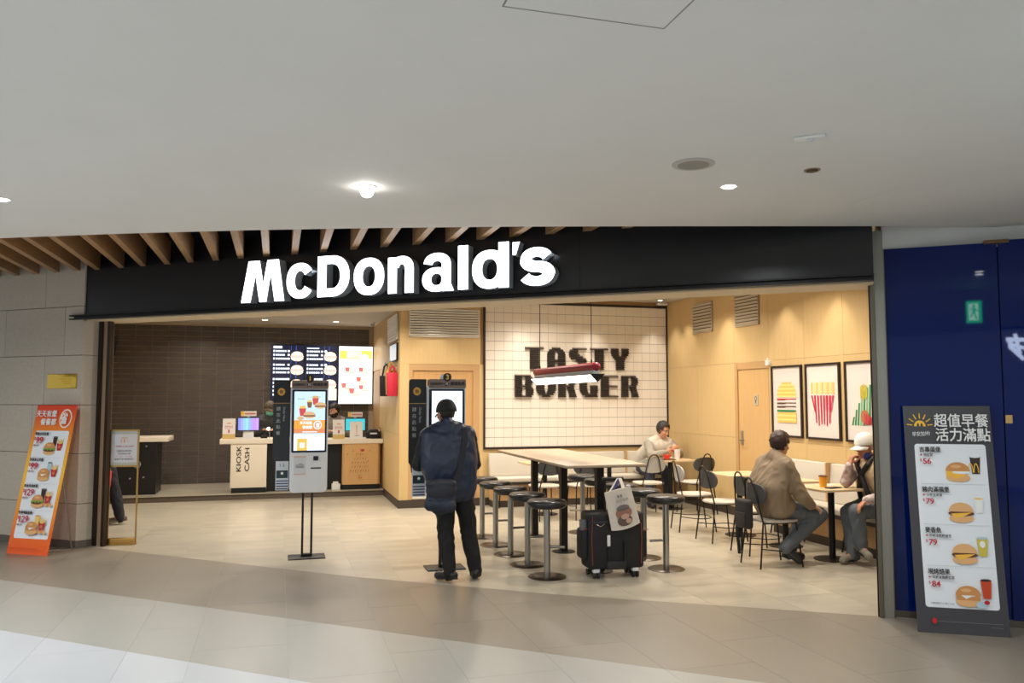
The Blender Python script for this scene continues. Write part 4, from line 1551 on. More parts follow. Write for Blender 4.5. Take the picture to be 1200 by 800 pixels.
# ------------------------------------------------------------------ menu screens above the counters
MN = glow('menu_navy', (10, 22, 66), 0.6)
MW = glow('menu_white', (226, 236, 255), 1.7)
MBL = glow('menu_blue', (70, 104, 200), 0.9)
MT = glow('menu_tan', (255, 226, 196), 1.6)
MP = glow('menu_pink', (246, 196, 190), 1.4)
MGn = glow('menu_green', (196, 226, 196), 1.4)
MY = glow('menu_yellow', (255, 208, 96), 1.5)
MWW = glow('menu_bright', (255, 252, 248), 2.0)


def menu_item(p, x, z, s):
    p.ell(x, z - 0.04 * s, 0.115 * s, 0.06 * s, MT)
    p.ell(x, z - 0.01 * s, 0.125 * s, 0.03 * s, MP)
    p.ell(x, z + 0.01 * s, 0.11 * s, 0.075 * s, MT, 14, 0, PI)
    p.ell(x - 0.02 * s, z + 0.045 * s, 0.05 * s, 0.02 * s, MW)


for si, (x0, x1, lab) in enumerate(((-0.129, 0.480, 'left dark menu screen of white text rows above kiosk one'), (0.486, 1.112, 'second dark menu screen with burgers, beside the bright screen'))):
    t = thing('menu_screen', lab, 'screen', (0, YB - 0.075, 0), 0)
    box('casing', x0, x1, 0.0, 0.07, 1.473, 2.672, BLACK, t)
    p = Print(-0.001)
    p.rect(x0 + 0.006, x1 - 0.006, 1.48, 2.665, MN)
    p.rect(x0 + 0.04, x0 + (0.2 if si == 0 else 0.27), 2.60, 2.645 if si == 0 else 2.62, MW)
    for r, (z, n) in enumerate(((2.55, 3), (2.29, 3), (2.02, 3), (1.80, 2))):
        for k in range(n):
            zz = z - k * 0.072
            wd = (0.2, 0.17, 0.22)[(k + r) % 3]
            p.rect(x0 + 0.04, x0 + 0.07, zz - 0.02, zz + 0.02, MW)
            for q in range(5):
                p.rect(x0 + 0.085 + q * wd / 5, x0 + 0.085 + q * wd / 5 + wd / 6, zz - 0.018, zz + 0.016, MW)
            p.rect(x0 + 0.30, x0 + 0.34, zz - 0.018, zz + 0.018, MW)
        if r < 3:
            menu_item(p, x0 + 0.475, z - 0.09, 1.0)
            p.rect(x0 + 0.36, x0 + 0.37, z + 0.02, z + 0.10, MBL)
            p.rect(x0 + 0.45, x0 + 0.465, z + 0.02, z + 0.10, MBL)
        if si == 1 and r < 2:
            p.ell(x0 + 0.39, z + 0.0, 0.028, 0.028, MW)
    if si == 1:
        p.rect(x0 + 0.42, x0 + 0.60, 1.62, 1.84, MW)
        p.rect(x0 + 0.50, x0 + 0.60, 1.62, 1.84, MT)
    p.build('display', t)
t = thing('menu_screen', 'bright white portrait screen of meal deals right of the dark menus', 'screen', (0, YB - 0.075, 0), 0)
box('casing', 1.122, 1.772, 0.0, 0.07, 1.545, 2.665, BLACK, t)
p = Print(-0.001)
p.rect(1.128, 1.766, 1.552, 2.659, MWW)
p.rect(1.14, 1.755, 2.42, 2.58, MY)
p.rect(1.28, 1.55, 2.44, 2.565, MWW)
p.ell(1.62, 2.44, 0.07, 0.07, MWW)
for (x, z, s) in ((1.36, 2.17, 0.85), (1.62, 2.17, 0.85), (1.30, 1.86, 0.9), (1.58, 1.98, 0.9), (1.46, 1.75, 1.0), (1.62, 1.83, 0.8)):
    p.ell(x, z - 0.03 * s, 0.09 * s, 0.05 * s, MT)
    p.rect(x - 0.09 * s, x + 0.09 * s, z - 0.03, z - 0.012, MP)
    p.ell(x, z, 0.085 * s, 0.06 * s, MT, 12, 0, PI)
    p.poly([(x - 0.12 * s, z), (x - 0.05 * s, z), (x - 0.03 * s, z + 0.1 * s), (x - 0.14 * s, z + 0.1 * s)], glow('menu_red', (240, 120, 110), 1.2))
    p.rect(x - 0.02, x + 0.05, z + 0.09, z + 0.105, glow('menu_violet', (190, 160, 200), 1.2))
p.build('display', t)
txt('天天有堡', 1.415, 2.525, -0.0125, 0.05, MY, t, 0.02, width=0.24)
txt('餐餐都', 1.44, 2.465, -0.0125, 0.045, MY, t, 0.02, width=0.16)

# ------------------------------------------------------------------ counters on the platform
t = thing('counter', 'black counter with white top and hanging bauble stickers at the left', 'counter', (0, 14.40, 0.1))
box('carcass', -3.38, -1.876, 0.0, 0.66, 0.0, 0.85, mat('black_laminate', (24, 24, 24), 0.4), t)
box('worktop', -3.38, -1.70, -0.03, 0.70, 0.85, 0.925, WHITE_LAM, t, bevel=0.004)
p = Print(-0.0005)
ST = mat('sticker_silver', (170, 172, 170), 0.5)
p.rect(-2.165, -2.160, 0.55, 0.85, ST)
p.ring(-2.162, 0.49, 0.055, 0.06, 0.008, ST, INK)
for k in range(5):
    p.rect(-2.205 + k * 0.02, -2.195 + k * 0.02, 0.475, 0.505, ST)
p.ring(-2.55, 0.40, 0.04, 0.055, 0.007, ST, INK)
p.rect(-2.56, -2.54, 0.385, 0.415, ST)
for (x, z) in ((-2.03, 0.78), (-2.29, 0.59), (-2.06, 0.28), (-2.26, 0.265), (-2.45, 0.245), (-2.85, 0.37), (-2.9, 0.6)):
    p.rect(x - 0.016, x + 0.016, z - 0.004, z + 0.004, ST)
    p.rect(x - 0.004, x + 0.004, z - 0.016, z + 0.016, ST)
    p.poly([(x - 0.012, z - 0.012), (x + 0.012, z + 0.012), (x + 0.014, z + 0.008), (x - 0.008, z - 0.014)], ST)
p.build('sticker', t)

t = thing('counter', 'white fronted cashier counter lettered KIOSK CASH with a dark plinth', 'counter', (0, 14.20, 0.1))
box('front_panel', -0.72, -0.15, 0.0, 0.5, 0.085, 0.805, WHITE_LAM, t, bevel=0.003)
box('plinth', -0.70, -0.16, 0.015, 0.5, 0.0, 0.085, BLACK_METAL, t)
box('worktop', -0.895, 0.26, -0.02, 0.62, 0.805, 0.885, WHITE_LAM, t, bevel=0.004)
box('side_support', -0.15, 0.26, 0.12, 0.16, 0.0, 0.805, BLACK_METAL, t)
txt('KIOSK', -0.593, 0.565, -0.002, 0.075, INK, t, 0.01, rot=PI / 2, width=0.43)
txt('CASH', -0.462, 0.545, -0.002, 0.075, INK, t, 0.01, rot=PI / 2, width=0.385)

t = thing('counter', 'oak fronted counter with a christmas tree decal of small words', 'counter', (0, 14.22, 0.1))
b = MB()
b.prism([(1.09 + 0.0, 0.0)] and [(1.13, 0.0), (1.69, 0.0), (1.73, 0.04), (1.73, 0.5), (1.09, 0.5), (1.09, 0.04)], 0.085, 0.78)
b.build('front_panel', mat('oak_counter', (214, 170, 112), 0.45, var=0.1, scale=4, stretch=(22, 22, 0.7)), t, smooth=True)
box('plinth', 1.09, 1.73, 0.02, 0.5, 0.0, 0.085, BLACK_METAL, t)
box('worktop', 0.50, 1.775, -0.02, 0.62, 0.78, 0.86, WHITE_LAM, t, bevel=0.004)
box('side_support', 0.50, 1.09, 0.14, 0.18, 0.0, 0.78, BLACK_METAL, t)
p = Print(-0.0005)
AR, AG, AB = mat('decal_red', (176, 60, 46), 0.6), mat('decal_grey', (150, 134, 104), 0.6), mat('decal_orange', (206, 130, 60), 0.6)
p.ell(1.425, 0.665, 0.035, 0.022, AR)
for r in range(5):
    z = 0.59 - r * 0.07
    hw = (0.05, 0.09, 0.12, 0.13, 0.15)[r]
    n = 4 + r
    for k in range(n):
        x = 1.385 - hw + 2 * hw * k / (n - 1) + 0.01 * (r % 2)
        m = (AR, AG, AR, AG)[(k + r) % 4]
        p.rect(x - 0.012, x - 0.006, z - 0.02, z + 0.022, m)
        p.rect(x - 0.012, x + 0.008, z + 0.01, z + 0.018, m)
p.rect(1.36, 1.40, 0.235, 0.25, AG)
p.rect(1.35, 1.42, 0.19, 0.215, AB)
for (x, z) in ((1.27, 0.66), (1.55, 0.66), (1.17, 0.6), (1.52, 0.48)):
    p.rect(x - 0.008, x + 0.008, z - 0.012, z + 0.012, AG)
p.build('decal', t)

# things on the counters
def pos(x, y, z, label, scr, lean=0):
    t = thing('cash_register', label, 'cash register', (x, y, z))
    b = MB()
    b.box(-0.10, 0.10, -0.02, 0.12, 0, 0.012)
    b.prism_y([(-0.085, 0.012), (0.085, 0.012), (0.085, 0.15), (-0.085, 0.15)], 0.01, 0.09)
    b.build('stand', WHITE, t, smooth=True, bevel=0.004)
    b = MB()
    b.prism_y(rbox_pts(-0.18, 0.18, 0.125, 0.355, 0.012), -0.02, 0.015)
    s = b.build('screen_housing', mat('housing_navy', (20, 24, 60), 0.4), t, smooth=True, bevel=0.003)
    p = Print(-0.0205)
    if scr == 'purple':
        for k, c in enumerate(((140, 150, 255), (170, 176, 255), (150, 210, 250), (160, 224, 250), (150, 190, 250), (190, 160, 250), (200, 150, 246), (206, 166, 250))):
            p.rect(-0.165 + k * 0.04125, -0.165 + (k + 1) * 0.04125, 0.14, 0.34, glow('register_' + str(k), c, 1.15))
    else:
        p.rect(-0.165, 0.165, 0.14, 0.34, glow('register_teal', (70, 214, 226), 0.95))
    p.build('display', s)
    b = MB()
    b.box(-0.125, 0.125, 0.0, 0.02, 0.372, 0.455)
    tp = b.build('topper_card', PAPER, t)
    p = Print(-0.0005)
    p.rect(-0.12, -0.075, 0.378, 0.45, INK_Y)
    p.rect(-0.06, 0.11, 0.40, 0.428, mat('card_red', (206, 130, 110), 0.6))
    p.build('topper_print', tp)
    b = MB()
    b.box(-0.02, 0.02, 0.0, 0.012, 0.35, 0.375)
    b.build('topper_clip', GREY_PL, t)
    return t


pos(-0.457, 14.38, 0.985, 'cash register with a violet screen on the KIOSK CASH counter', 'purple')
pos(1.315, 14.42, 0.96, 'cash register with a turquoise screen on the oak counter', 'teal')


def holder(x, y, z, h, gold, label, w=0.20):
    t = thing('notice_holder', label, 'notice', (x, y, z))
    b = MB()
    vs = [(-w / 2, -0.03, 0), (w / 2, -0.03, 0), (w / 2, 0.03, h), (-w / 2, 0.03, h)]
    b.add(vs + [(q[0], q[1] + 0.008, q[2]) for q in vs], [(0, 1, 2, 3), (7, 6, 5, 4), (0, 4, 5, 1), (3, 2, 6, 7), (0, 3, 7, 4), (1, 5, 6, 2)])
    b.box(-w / 2, w / 2, -0.03, 0.06, 0, 0.005)
    b.build('sheet', PAPER, t)
    p = Print(0)
    zz = 0
    k = lambda z: -0.03 + 0.06 * z / h - 0.002
    p.b.cur = 0
    def r3(x0, x1, z0, z1, m):
        p._m(m)
        e = len(p.mats) * 0.0003
        p.b.add([(x0, k(z0) - e, z0), (x1, k(z0) - e, z0), (x1, k(z1) - e, z1), (x0, k(z1) - e, z1)], [(0, 1, 2, 3)])
    if gold:
        r3(-w / 2, w / 2, 0.0, 0.075 * h / 0.31, mat('holder_gold', (206, 176, 104), 0.5))
        for q in range(5):
            r3(-0.065 + q * 0.027, -0.048 + q * 0.027, h * 0.60, h * 0.64, mat('notice_red', (206, 84, 84), 0.6))
            r3(-0.065 + q * 0.027, -0.048 + q * 0.027, h * 0.53, h * 0.56, mat('notice_red', (206, 84, 84), 0.6))
        r3(-0.012, 0.012, h * 0.30, h * 0.46, INK_R)
        r3(-0.03, 0.03, h * 0.75, h * 0.80, mat('arch_orange', (226, 150, 70), 0.6))
    else:
        for q in range(6):
            r3(0.0, 0.012, h * (0.30 + q * 0.09), h * (0.35 + q * 0.09), mat('notice_red', (206, 84, 84), 0.6))
        r3(-0.03, 0.05, h * 0.18, h * 0.21, INK_G)
    p.build('print', t)
    return t


holder(-0.762, 14.30, 0.985, 0.335, True, 'gold footed notice at the left end of the KIOSK CASH counter')
holder(1.024, 14.28, 0.96, 0.33, True, 'gold footed notice on the oak counter beside kiosk one')
holder(1.318, 14.24, 0.96, 0.295, False, 'plain white notice card in front of the turquoise register', 0.215)

t = thing('payment_terminal', 'small dark payment terminal with a bright lamp by the violet register', 'terminal', (-0.17, 14.36, 0.985))
b = MB()
b.box(-0.09, 0.02, -0.03, 0.08, 0, 0.05)
b.box(-0.05, -0.01, 0.0, 0.05, 0.05, 0.085)
b.build('body', BLACK, t, smooth=True, bevel=0.008)
b = MB()
b.tube([(0.05, 0.05, 0), (0.05, 0.05, 0.12), (0.04, 0.0, 0.165)], 0.008)
b.build('lamp_arm', CHROME, t, smooth=True)
b = MB()
b.ell((0.035, -0.02, 0.16), (0.026, 0.02, 0.026), 12, 8)
b.build('lamp_lens', glow('terminal_lamp', (255, 255, 255), 8.0), t, smooth=True)
t = thing('receipt_printer', 'black receipt printer at the right end of the oak counter', 'printer', (1.62, 14.34, 0.96))
b = MB()
b.prism_y([(-0.11, 0), (0.11, 0), (0.11, 0.11), (0.07, 0.155), (-0.06, 0.155), (-0.11, 0.11)], -0.05, 0.15)
b.build('body', BLACK, t, smooth=True, bevel=0.008)
b = MB()
b.box(-0.06, 0.06, -0.054, -0.05, 0.075, 0.10)
b.build('paper_slot', GREY_PL, t)
t = thing('sanitizer_bottle', 'small dark bottle beside the receipt printer by the oak wall', 'bottle', (1.752, 14.40, 0.96))
b = MB()
b.lathe([(0.018, 0), (0.02, 0.01), (0.02, 0.11), (0.009, 0.13), (0.009, 0.15)], n=14)
b.build('bottle', mat('bottle_brown', (84, 60, 44), 0.3), t, smooth=True)
b = MB()
b.cyl((0, 0, 0.15), (0, 0, 0.18), 0.006, n=8)
b.tube([(0, 0, 0.18), (-0.03, 0, 0.185)], 0.005)
b.build('pump', BLACK, t)
t = thing('tray', 'flat black tray at the right end of the oak counter', 'tray', (1.66, 14.235, 0.96))
box('plate', -0.09, 0.1, -0.03, 0.03, 0, 0.012, BLACK, t, bevel=0.003)
t = thing('floor_box', 'small white box on the platform beside the oak counter', 'box', (0.99, 14.30, 0.1))
box('carton', -0.07, 0.07, -0.06, 0.06, 0.0, 0.1, WHITE, t, bevel=0.004)
box('lid', -0.05, 0.04, -0.05, 0.05, 0.1, 0.135, PAPER, t, bevel=0.004)

# bags on the oak side wall
def wall_bag(y, x0, z0, z1, m, label, handle):
    t = thing('hanging_bag', label, 'bag', (1.78, y, 0))
    b = MB()
    b.prism_y([(x0 + 0.012, z0), (-0.006, z0), (0.0, z1), (x0, z1)], -0.05, 0.05)
    b.build('body', m, t, smooth=True, bevel=0.008)
    b = MB()
    for yy in (-0.03, 0.03):
        b.tube([(x0 * 0.8, yy, z1 - 0.04), (x0 * 0.62, yy, z1 + handle * 0.8), (x0 * 0.45, yy, z1 + handle), (x0 * 0.3, yy, z1 + handle * 0.8), (x0 * 0.2, yy, z1 - 0.04)], 0.012, 6)
    b.build('handle', m, t, smooth=True)
    b = MB()
    b.tube([(0.0, 0, z1 + handle + 0.01), (x0 * 0.55, 0, z1 + handle + 0.0), (x0 * 0.55, 0, z1 + handle + 0.03)], 0.006)
    b.build('hook', STEEL, t)
    return t


wall_bag(12.72, -0.165, 1.71, 2.09, mat('bag_tan', (206, 164, 74), 0.6), 'tan bag behind the red bag on the oak side wall', 0.13)
wall_bag(12.58, -0.165, 1.69, 2.05, mat('bag_red', (198, 36, 62), 0.6), 'red bag hanging foremost on the oak side wall', 0.10)
wall_bag(13.25, -0.19, 1.69, 2.02, mat('bag_black', (30, 26, 28), 0.6), 'black bag hanging behind the red and tan bags', 0.19)
t = thing('wall_screen', 'small pale lit panel on the oak side wall above the bags', 'screen', (1.784, 12.90, 2.24), -PI / 2)
box('casing', -0.38, 0.38, -0.03, 0, 0, 0.28, BLACK_METAL, t)
p = Print(-0.031)
p.rect(-0.365, 0.365, 0.015, 0.265, glow('panel_pale', (206, 218, 222), 0.8))
p.build('display', t)

# ------------------------------------------------------------------ long high table with stools
t = thing('high_table', 'long taupe high table on three black posts among the bar stools', 'table', (3.01, 8.42, 0))
b = MB()
b.box(-0.41, 0.41, -1.235, 1.235, 1.003, 1.026)
b.build('tabletop', TABLE_TOP, t, smooth=True, bevel=0.004)
b = MB()
b.box(-0.409, 0.409, -1.234, 1.234, 0.998, 1.003)
b.build('edge_band', mat('table_edge', (96, 70, 50), 0.5), t)
for y in (-1.04, -0.01, 1.02):
    box('leg', -0.036, 0.036, y - 0.036, y + 0.036, 0.012, 0.998, BLACK_METAL, t)
    b = MB()
    b.lathe([(0.125, 0), (0.125, 0.006), (0.05, 0.012)], (0, y, 0), 24)
    b.build('base_disc', BLACK_METAL, t, smooth=True)


def make_stool(label):
    t = thing('bar_stool', label, 'stool', (0, 0, 0), 0, 'bar stools around the high table')
    b = MB()
    b.lathe([(0.178, 0), (0.180, 0.004), (0.172, 0.009), (0.04, 0.012)], n=32)
    b.build('base_disc', mat('stool_base', (92, 84, 76), 0.3, 0.9), t, smooth=True)
    b = MB()
    b.cyl((0, 0, 0.010), (0, 0, 0.64), 0.031, n=20)
    b.build('post', STEEL, t, smooth=True)
    b = MB()
    b.lathe([(0.10, 0.636), (0.165, 0.638), (0.183, 0.652), (0.188, 0.672), (0.184, 0.694), (0.172, 0.706), (0.12, 0.712), (0.02, 0.713)], n=32)
    b.build('seat', DARK, t, smooth='all')
    b = MB()
    b.cyl((0.0, 0, 0.275), (0.165, 0, 0.275), 0.013, n=10)
    b.build('footrest', STEEL, t, smooth=True)
    return t


ord5 = ['nearest', 'second', 'third', 'fourth', 'farthest']
st0 = None
for i in range(5):
    for side in (0, 1):
        lab = '%s stool of the %s row along the high table' % (ord5[i], ('left', 'right')[side])
        if st0 is None:
            q = st0 = make_stool(lab)
        else:
            q = copy_tree(st0)
            q['label'] = lab
        q.location = ((2.44 - 0.013 * i, 3.665 + (0.03 if i in (1, 2) else 0))[side], (7.275 + 0.57 * i, 7.285 + 0.562 * i)[side], 0)
        q.rotation_euler = (0, 0, (0.0, PI)[side] + (-0.35 if side == 0 and i == 0 else 0.12 * ((i * 7 + side * 3) % 3 - 1)))


# ------------------------------------------------------------------ cafe tables, chairs, benches
def cafe_table(x, y, label, s=0.30, sy=0.28, rz=0.0):
    t = thing('cafe_table', label, 'table', (x, y, 0), rz, 'small oak cafe tables')
    b = MB()
    b.prism([(p[0], p[1]) for p in rbox_pts(-s, s, -sy, sy, 0.04)], 0.718, 0.74)
    b.build('tabletop', OAK_TOP, t, smooth=True)
    b = MB()
    b.cyl((0, 0, 0.012), (0, 0, 0.718), 0.033, n=16)
    b.build('post', BLACK_METAL, t, smooth=True)
    b = MB()
    b.lathe([(0.185, 0), (0.185, 0.007), (0.05, 0.014)], n=28)
    b.build('base_disc', BLACK_METAL, t, smooth=True)
    return t


cafe_table(5.53, 7.24, 'oak cafe table with a yellow cup between the two seated men')
cafe_table(5.52, 8.03, 'empty oak cafe table behind the man in the tan jacket')
cafe_table(5.44, 8.83, 'empty oak cafe table in front of the oak door', 0.31, 0.30)
cafe_table(3.72, 11.18, 'oak cafe table farthest left under the tiled wall', 0.33, 0.28)
cafe_table(4.72, 11.18, 'oak cafe table in the middle under the tiled wall', 0.30, 0.28)
cafe_table(5.72, 11.20, 'oak cafe table of the man in the pale grey sweater', 0.30, 0.28)


def make_chair(label, back):
    t = thing('cafe_chair', label, 'chair', (0, 0, 0), 0, 'black wire cafe chairs')
    b = MB()
    pts = []
    for k in range(28):
        a = 2 * PI * k / 28
        c, s = math.cos(a), math.sin(a)
        r = 1 / (abs(c) ** 3.2 + abs(s) ** 3.2) ** (1 / 3.2)
        pts.append((0.02 + 0.215 * r * c, 0.205 * r * s))
    b.prism(pts, 0.438, 0.462)
    b.build('seat', CHAIR_PAD, t, smooth=True, bevel=0.007)
    # curved oval back in front of the wire hoop
    b = MB()
    n, mrow = 16, 6
    grid = []
    for layer in (0, 1):
        for j in range(mrow + 1):
            v = -1 + 2 * j / mrow
            for i in range(n + 1):
                u = -1 + 2 * i / n
                y = 0.19 * u * math.sqrt(1 - 0.40 * v * v)
                z = 0.712 + 0.105 * v * math.sqrt(1 - 0.40 * u * u)
                x = -0.212 - 0.06 * (z - 0.6) + 0.03 * (y / 0.185) ** 2 + (0.018 if layer else 0)
                grid.append((x, y, z))
    N = (n + 1) * (mrow + 1)
    fs = []
    idx = lambda l, j, i: l * N + j * (n + 1) + i
    for j in range(mrow):
        for i in range(n):
            fs.append((idx(0, j, i), idx(0, j + 1, i), idx(0, j + 1, i + 1), idx(0, j, i + 1)))
            fs.append((idx(1, j, i), idx(1, j, i + 1), idx(1, j + 1, i + 1), idx(1, j + 1, i)))
    for i in range(n):
        fs.append((idx(0, 0, i), idx(0, 0, i + 1), idx(1, 0, i + 1), idx(1, 0, i)))
        fs.append((idx(0, mrow, i), idx(1, mrow, i), idx(1, mrow, i + 1), idx(0, mrow, i + 1)))
    for j in range(mrow):
        fs.append((idx(0, j, 0), idx(1, j, 0), idx(1, j + 1, 0), idx(0, j + 1, 0)))
        fs.append((idx(0, j, n), idx(0, j + 1, n), idx(1, j + 1, n), idx(1, j, n)))
    b.add(grid, fs)
    b.build('backrest', back, t, smooth=True)
    # wire hoop: rear legs run up into one narrow loop
    b = MB()
    loop = [(-0.245, -0.175, 0.0), (-0.19, -0.15, 0.44), (-0.245, -0.075, 0.80)]
    for k in range(7):
        a = PI * k / 6
        loop.append((-0.252, -0.062 * math.cos(a), 0.815 + 0.05 * math.sin(a)))
    loop += [(-0.245, 0.075, 0.80), (-0.19, 0.15, 0.44), (-0.245, 0.175, 0.0)]
    b.tube(loop, 0.0085, 8)
    b.build('back_hoop', BLACK_METAL, t, smooth=True)
    b = MB()
    b.tube([(-0.19, -0.15, 0.43), (0.17, -0.165, 0.43), (0.17, 0.165, 0.43), (-0.19, 0.15, 0.43)], 0.008)
    b.build('seat_rail', BLACK_METAL, t, smooth=True)
    for sy in (-1, 1):
        b = MB()
        b.tube([(0.17, sy * 0.16, 0.435), (0.225, sy * 0.185, 0.0)], 0.0085, 8)
        b.build('leg', BLACK_METAL, t, smooth=True)
    b = MB()
    b.tube([(-0.222, -0.165, 0.19), (-0.02, -0.185, 0.165), (0.12, -0.18, 0.165), (0.19, -0.12, 0.17), (0.205, 0.0, 0.17), (0.19, 0.12, 0.17), (0.12, 0.18, 0.165), (-0.02, 0.185, 0.165), (-0.222, 0.165, 0.19)], 0.006)
    b.build('stretcher', BLACK_METAL, t, smooth=True)
    return t


chD = make_chair('black wire chair under the man in the tan jacket', CHAIR_BACK)
CH = [(4.775, 7.18, 0.0, None, None),
      (5.03, 7.79, 0.03, 'dark backed wire chair just behind the tan jacket man', CHAIR_BACK),
      (5.03, 8.56, 0.05, 'dark backed wire chair facing the empty table by the oak door', CHAIR_BACK),
      (5.08, 9.32, -0.18, 'pale backed wire chair standing alone behind the dark chair', CHAIR_BACK_L),
      (5.13, 10.72, 1.45, 'pale backed wire chair behind the nearest right stool', CHAIR_BACK_L),
      (5.86, 10.66, 1.75, 'grey backed wire chair before the sweater man against the oak wall', CHAIR_BACK),
      (3.58, 10.75, 1.62, 'wire chair left of the table posts with a dark back', CHAIR_BACK),
      (4.12, 10.70, 1.50, 'wire chair seen between the stools in front of the tile bench', CHAIR_BACK)]
for (x, y, rz, lab, back) in CH:
    if lab is None:
        q = chD
    else:
        q = copy_tree(chD)
        q['label'] = lab
        for ch in q.children:
            if ch.name.startswith('backrest') and back is not CHAIR_BACK:
                ch.data = ch.data.copy()
                ch.data.materials[0] = back
    q.location = (x, y, 0)
    q.rotation_euler = (0, 0, rz)


def bench(name, label, loc, rz, L, parts, back_h):
    """local x along the bench, seat toward -y, back at y=0"""
    t = thing(name, label, 'bench', loc, rz)
    b = MB()
    b.box(0.0, L, -0.42, -0.08, 0.385, 0.455)
    b.build('seat', BEIGE_VINYL, t, smooth=True, bevel=0.018, seg=3)
    b = MB()
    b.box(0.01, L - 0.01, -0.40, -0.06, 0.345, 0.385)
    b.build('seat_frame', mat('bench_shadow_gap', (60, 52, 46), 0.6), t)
    box('base_panel', 0.02, L - 0.02, -0.30, -0.04, 0.10, 0.345, OAK_EDGE, t)
    box('plinth', 0.02, L - 0.02, -0.29, -0.04, 0.0, 0.10, mat('skirting', (64, 54, 46), 0.5), t)
    for k in range(len(parts) - 1):
        x0, x1 = parts[k] + 0.012, parts[k + 1] - 0.012
        b = MB()
        vs = [(x0, -0.115, 0.455), (x1, -0.115, 0.455), (x1, -0.01, 0.455), (x0, -0.01, 0.455), (x0, -0.065, back_h), (x1, -0.065, back_h), (x1, -0.01, back_h), (x0, -0.01, back_h)]
        b.add(vs, [(0, 3, 2, 1), (4, 5, 6, 7), (0, 1, 5, 4), (1, 2, 6, 5), (2, 3, 7, 6), (3, 0, 4, 7)])
        b.build('back_panel', BEIGE_VINYL, t, smooth=True, bevel=0.014, seg=3)
    for x in parts[1:-1]:
        box('divider', x - 0.011, x + 0.011, -0.125, -0.005, 0.44, back_h + 0.006, OAK_EDGE, t)
    n = int(L / 0.7)
    for k in range(n + 1):
        x = 0.12 + (L - 0.24) * k / n
        b = MB()
        b.tube([(x, -0.33, 0.345), (x - 0.03, -0.38, 0.0)], 0.010)
        b.build('leg', BLACK_METAL, t)
    return t


bench('bench', 'long beige upholstered bench under the white tiled wall', (3.16, 12.33, 0), 0, 3.08, [0, 2.30, 3.08], 0.80)
bench('bench', 'beige upholstered bench under the framed pictures on the oak wall', (6.262, 8.95, 0), -PI / 2, 4.2, [0, 0.83, 2.3, 4.2], 0.90)

# ------------------------------------------------------------------ pendant lamp over the high table
t = thing('pendant_lamp', 'long red and white pendant lamp hung on two wires over the high table', 'lamp', (3.01, 8.40, 0))
PY0, PY1 = -1.0, 0.98
b = MB()
b.cone((0, PY0 + 0.04, 1.965), (0, PY1 - 0.04, 1.965), 0.045, 0.045, 18)
b.build('tube', mat('lamp_red', (156, 32, 52), 0.4), t, smooth=True)
b = MB()
b.box(-0.028, 0.028, PY0 + 0.03, PY1 - 0.03, 1.885, 1.93)
b.build('housing', GREY_PL, t)
b = MB()
for (y0, y1) in ((PY0, PY0 + 0.015), (PY1 - 0.015, PY1)):
    vs = [(-0.072, y0, 1.888), (0.072, y0, 1.888), (0.0, y0, 1.812)]
    b.add(vs + [(p[0], y1, p[2]) for p in vs], [(0, 1, 2), (5, 4, 3), (0, 3, 4, 1), (1, 4, 5, 2), (2, 5, 3, 0)])
b.box(-0.074, 0.074, PY0, PY1, 1.886, 1.894)
b.build('frame', BLACK_METAL, t)
b = MB()
vs = [(-0.068, PY0 + 0.015, 1.886), (0.068, PY0 + 0.015, 1.886), (0.0, PY0 + 0.015, 1.816)]
b.add(vs + [(p[0], PY1 - 0.015, p[2]) for p in vs], [(0, 1, 2), (5, 4, 3), (0, 3, 4, 1), (1, 4, 5, 2), (2, 5, 3, 0)])
b.build('diffuser', glow('pendant_diffuser', (255, 246, 236), 3.2), t)
for y in (PY0 + 0.16, PY1 - 0.16):
    b = MB()
    b.cyl((0, y, 2.0), (0, y, 3.26), 0.004, n=6)
    b.cyl((0, y, 2.005), (0, y, 2.04), 0.009, n=8)
    b.cyl((0, y, 3.235), (0, y, 3.26), 0.03, n=12)
    b.build('wire', BLACK_METAL, t)

# ------------------------------------------------------------------ suitcase with tote bag
CASE = mat('case_black', (22, 22, 24), 0.7, var=0.2, scale=60)
CASE_T = mat('case_orange_trim', (150, 66, 42), 0.6)
t = thing('suitcase', 'black soft trolley suitcase with orange piping beside the high table', 'suitcase', (3.04, 7.12, 0), -0.06)
b = MB()
b.box(-0.27, 0.27, -0.10, 0.17, 0.085, 0.60)
b.build('body', CASE, t, smooth=True, bevel=0.035, seg=3)
b = MB()
b.box(-0.325, -0.255, -0.07, 0.13, 0.17, 0.45)
b.build('side_pocket', CASE, t, smooth=True, bevel=0.03)
b = MB()
b.box(0.255, 0.315, -0.07, 0.13, 0.17, 0.43)
b.build('side_pocket', CASE, t, smooth=True, bevel=0.028)
for sx in (-1, 1):
    b = MB()
    b.tube([(sx * 0.235, -0.103, 0.13), (sx * 0.243, -0.103, 0.36), (sx * 0.235, -0.103, 0.57)], 0.0032)
    b.tube([(sx * 0.26, -0.066, 0.455 if sx < 0 else 0.435), (sx * 0.325, -0.06, 0.448 if sx < 0 else 0.43)], 0.004)
    b.build('piping', CASE_T, t)
b = MB()
b.box(-0.25, 0.25, -0.108, -0.095, 0.50, 0.525)
b.build('lid_zip', mat('case_panel', (32, 32, 34), 0.5), t, smooth=True, bevel=0.004)
b = MB()
b.box(-0.10, 0.085, -0.112, -0.09, 0.085, 0.16)
b.build('handle_guard', mat('case_panel', (32, 32, 34), 0.5), t, smooth=True, bevel=0.005)
b = MB()
for sx in (-0.085, 0.07):
    b.cyl((sx, -0.11, 0.16), (sx, -0.11, 0.34), 0.011, n=8)
    b.cyl((sx, -0.02, 0.55), (sx, -0.02, 0.90), 0.012, n=8)
b.cyl((-0.11, -0.02, 0.90), (0.095, -0.02, 0.90), 0.019, n=10)
b.build('pull_handle', BLACK_METAL, t, smooth=True)
b = MB()
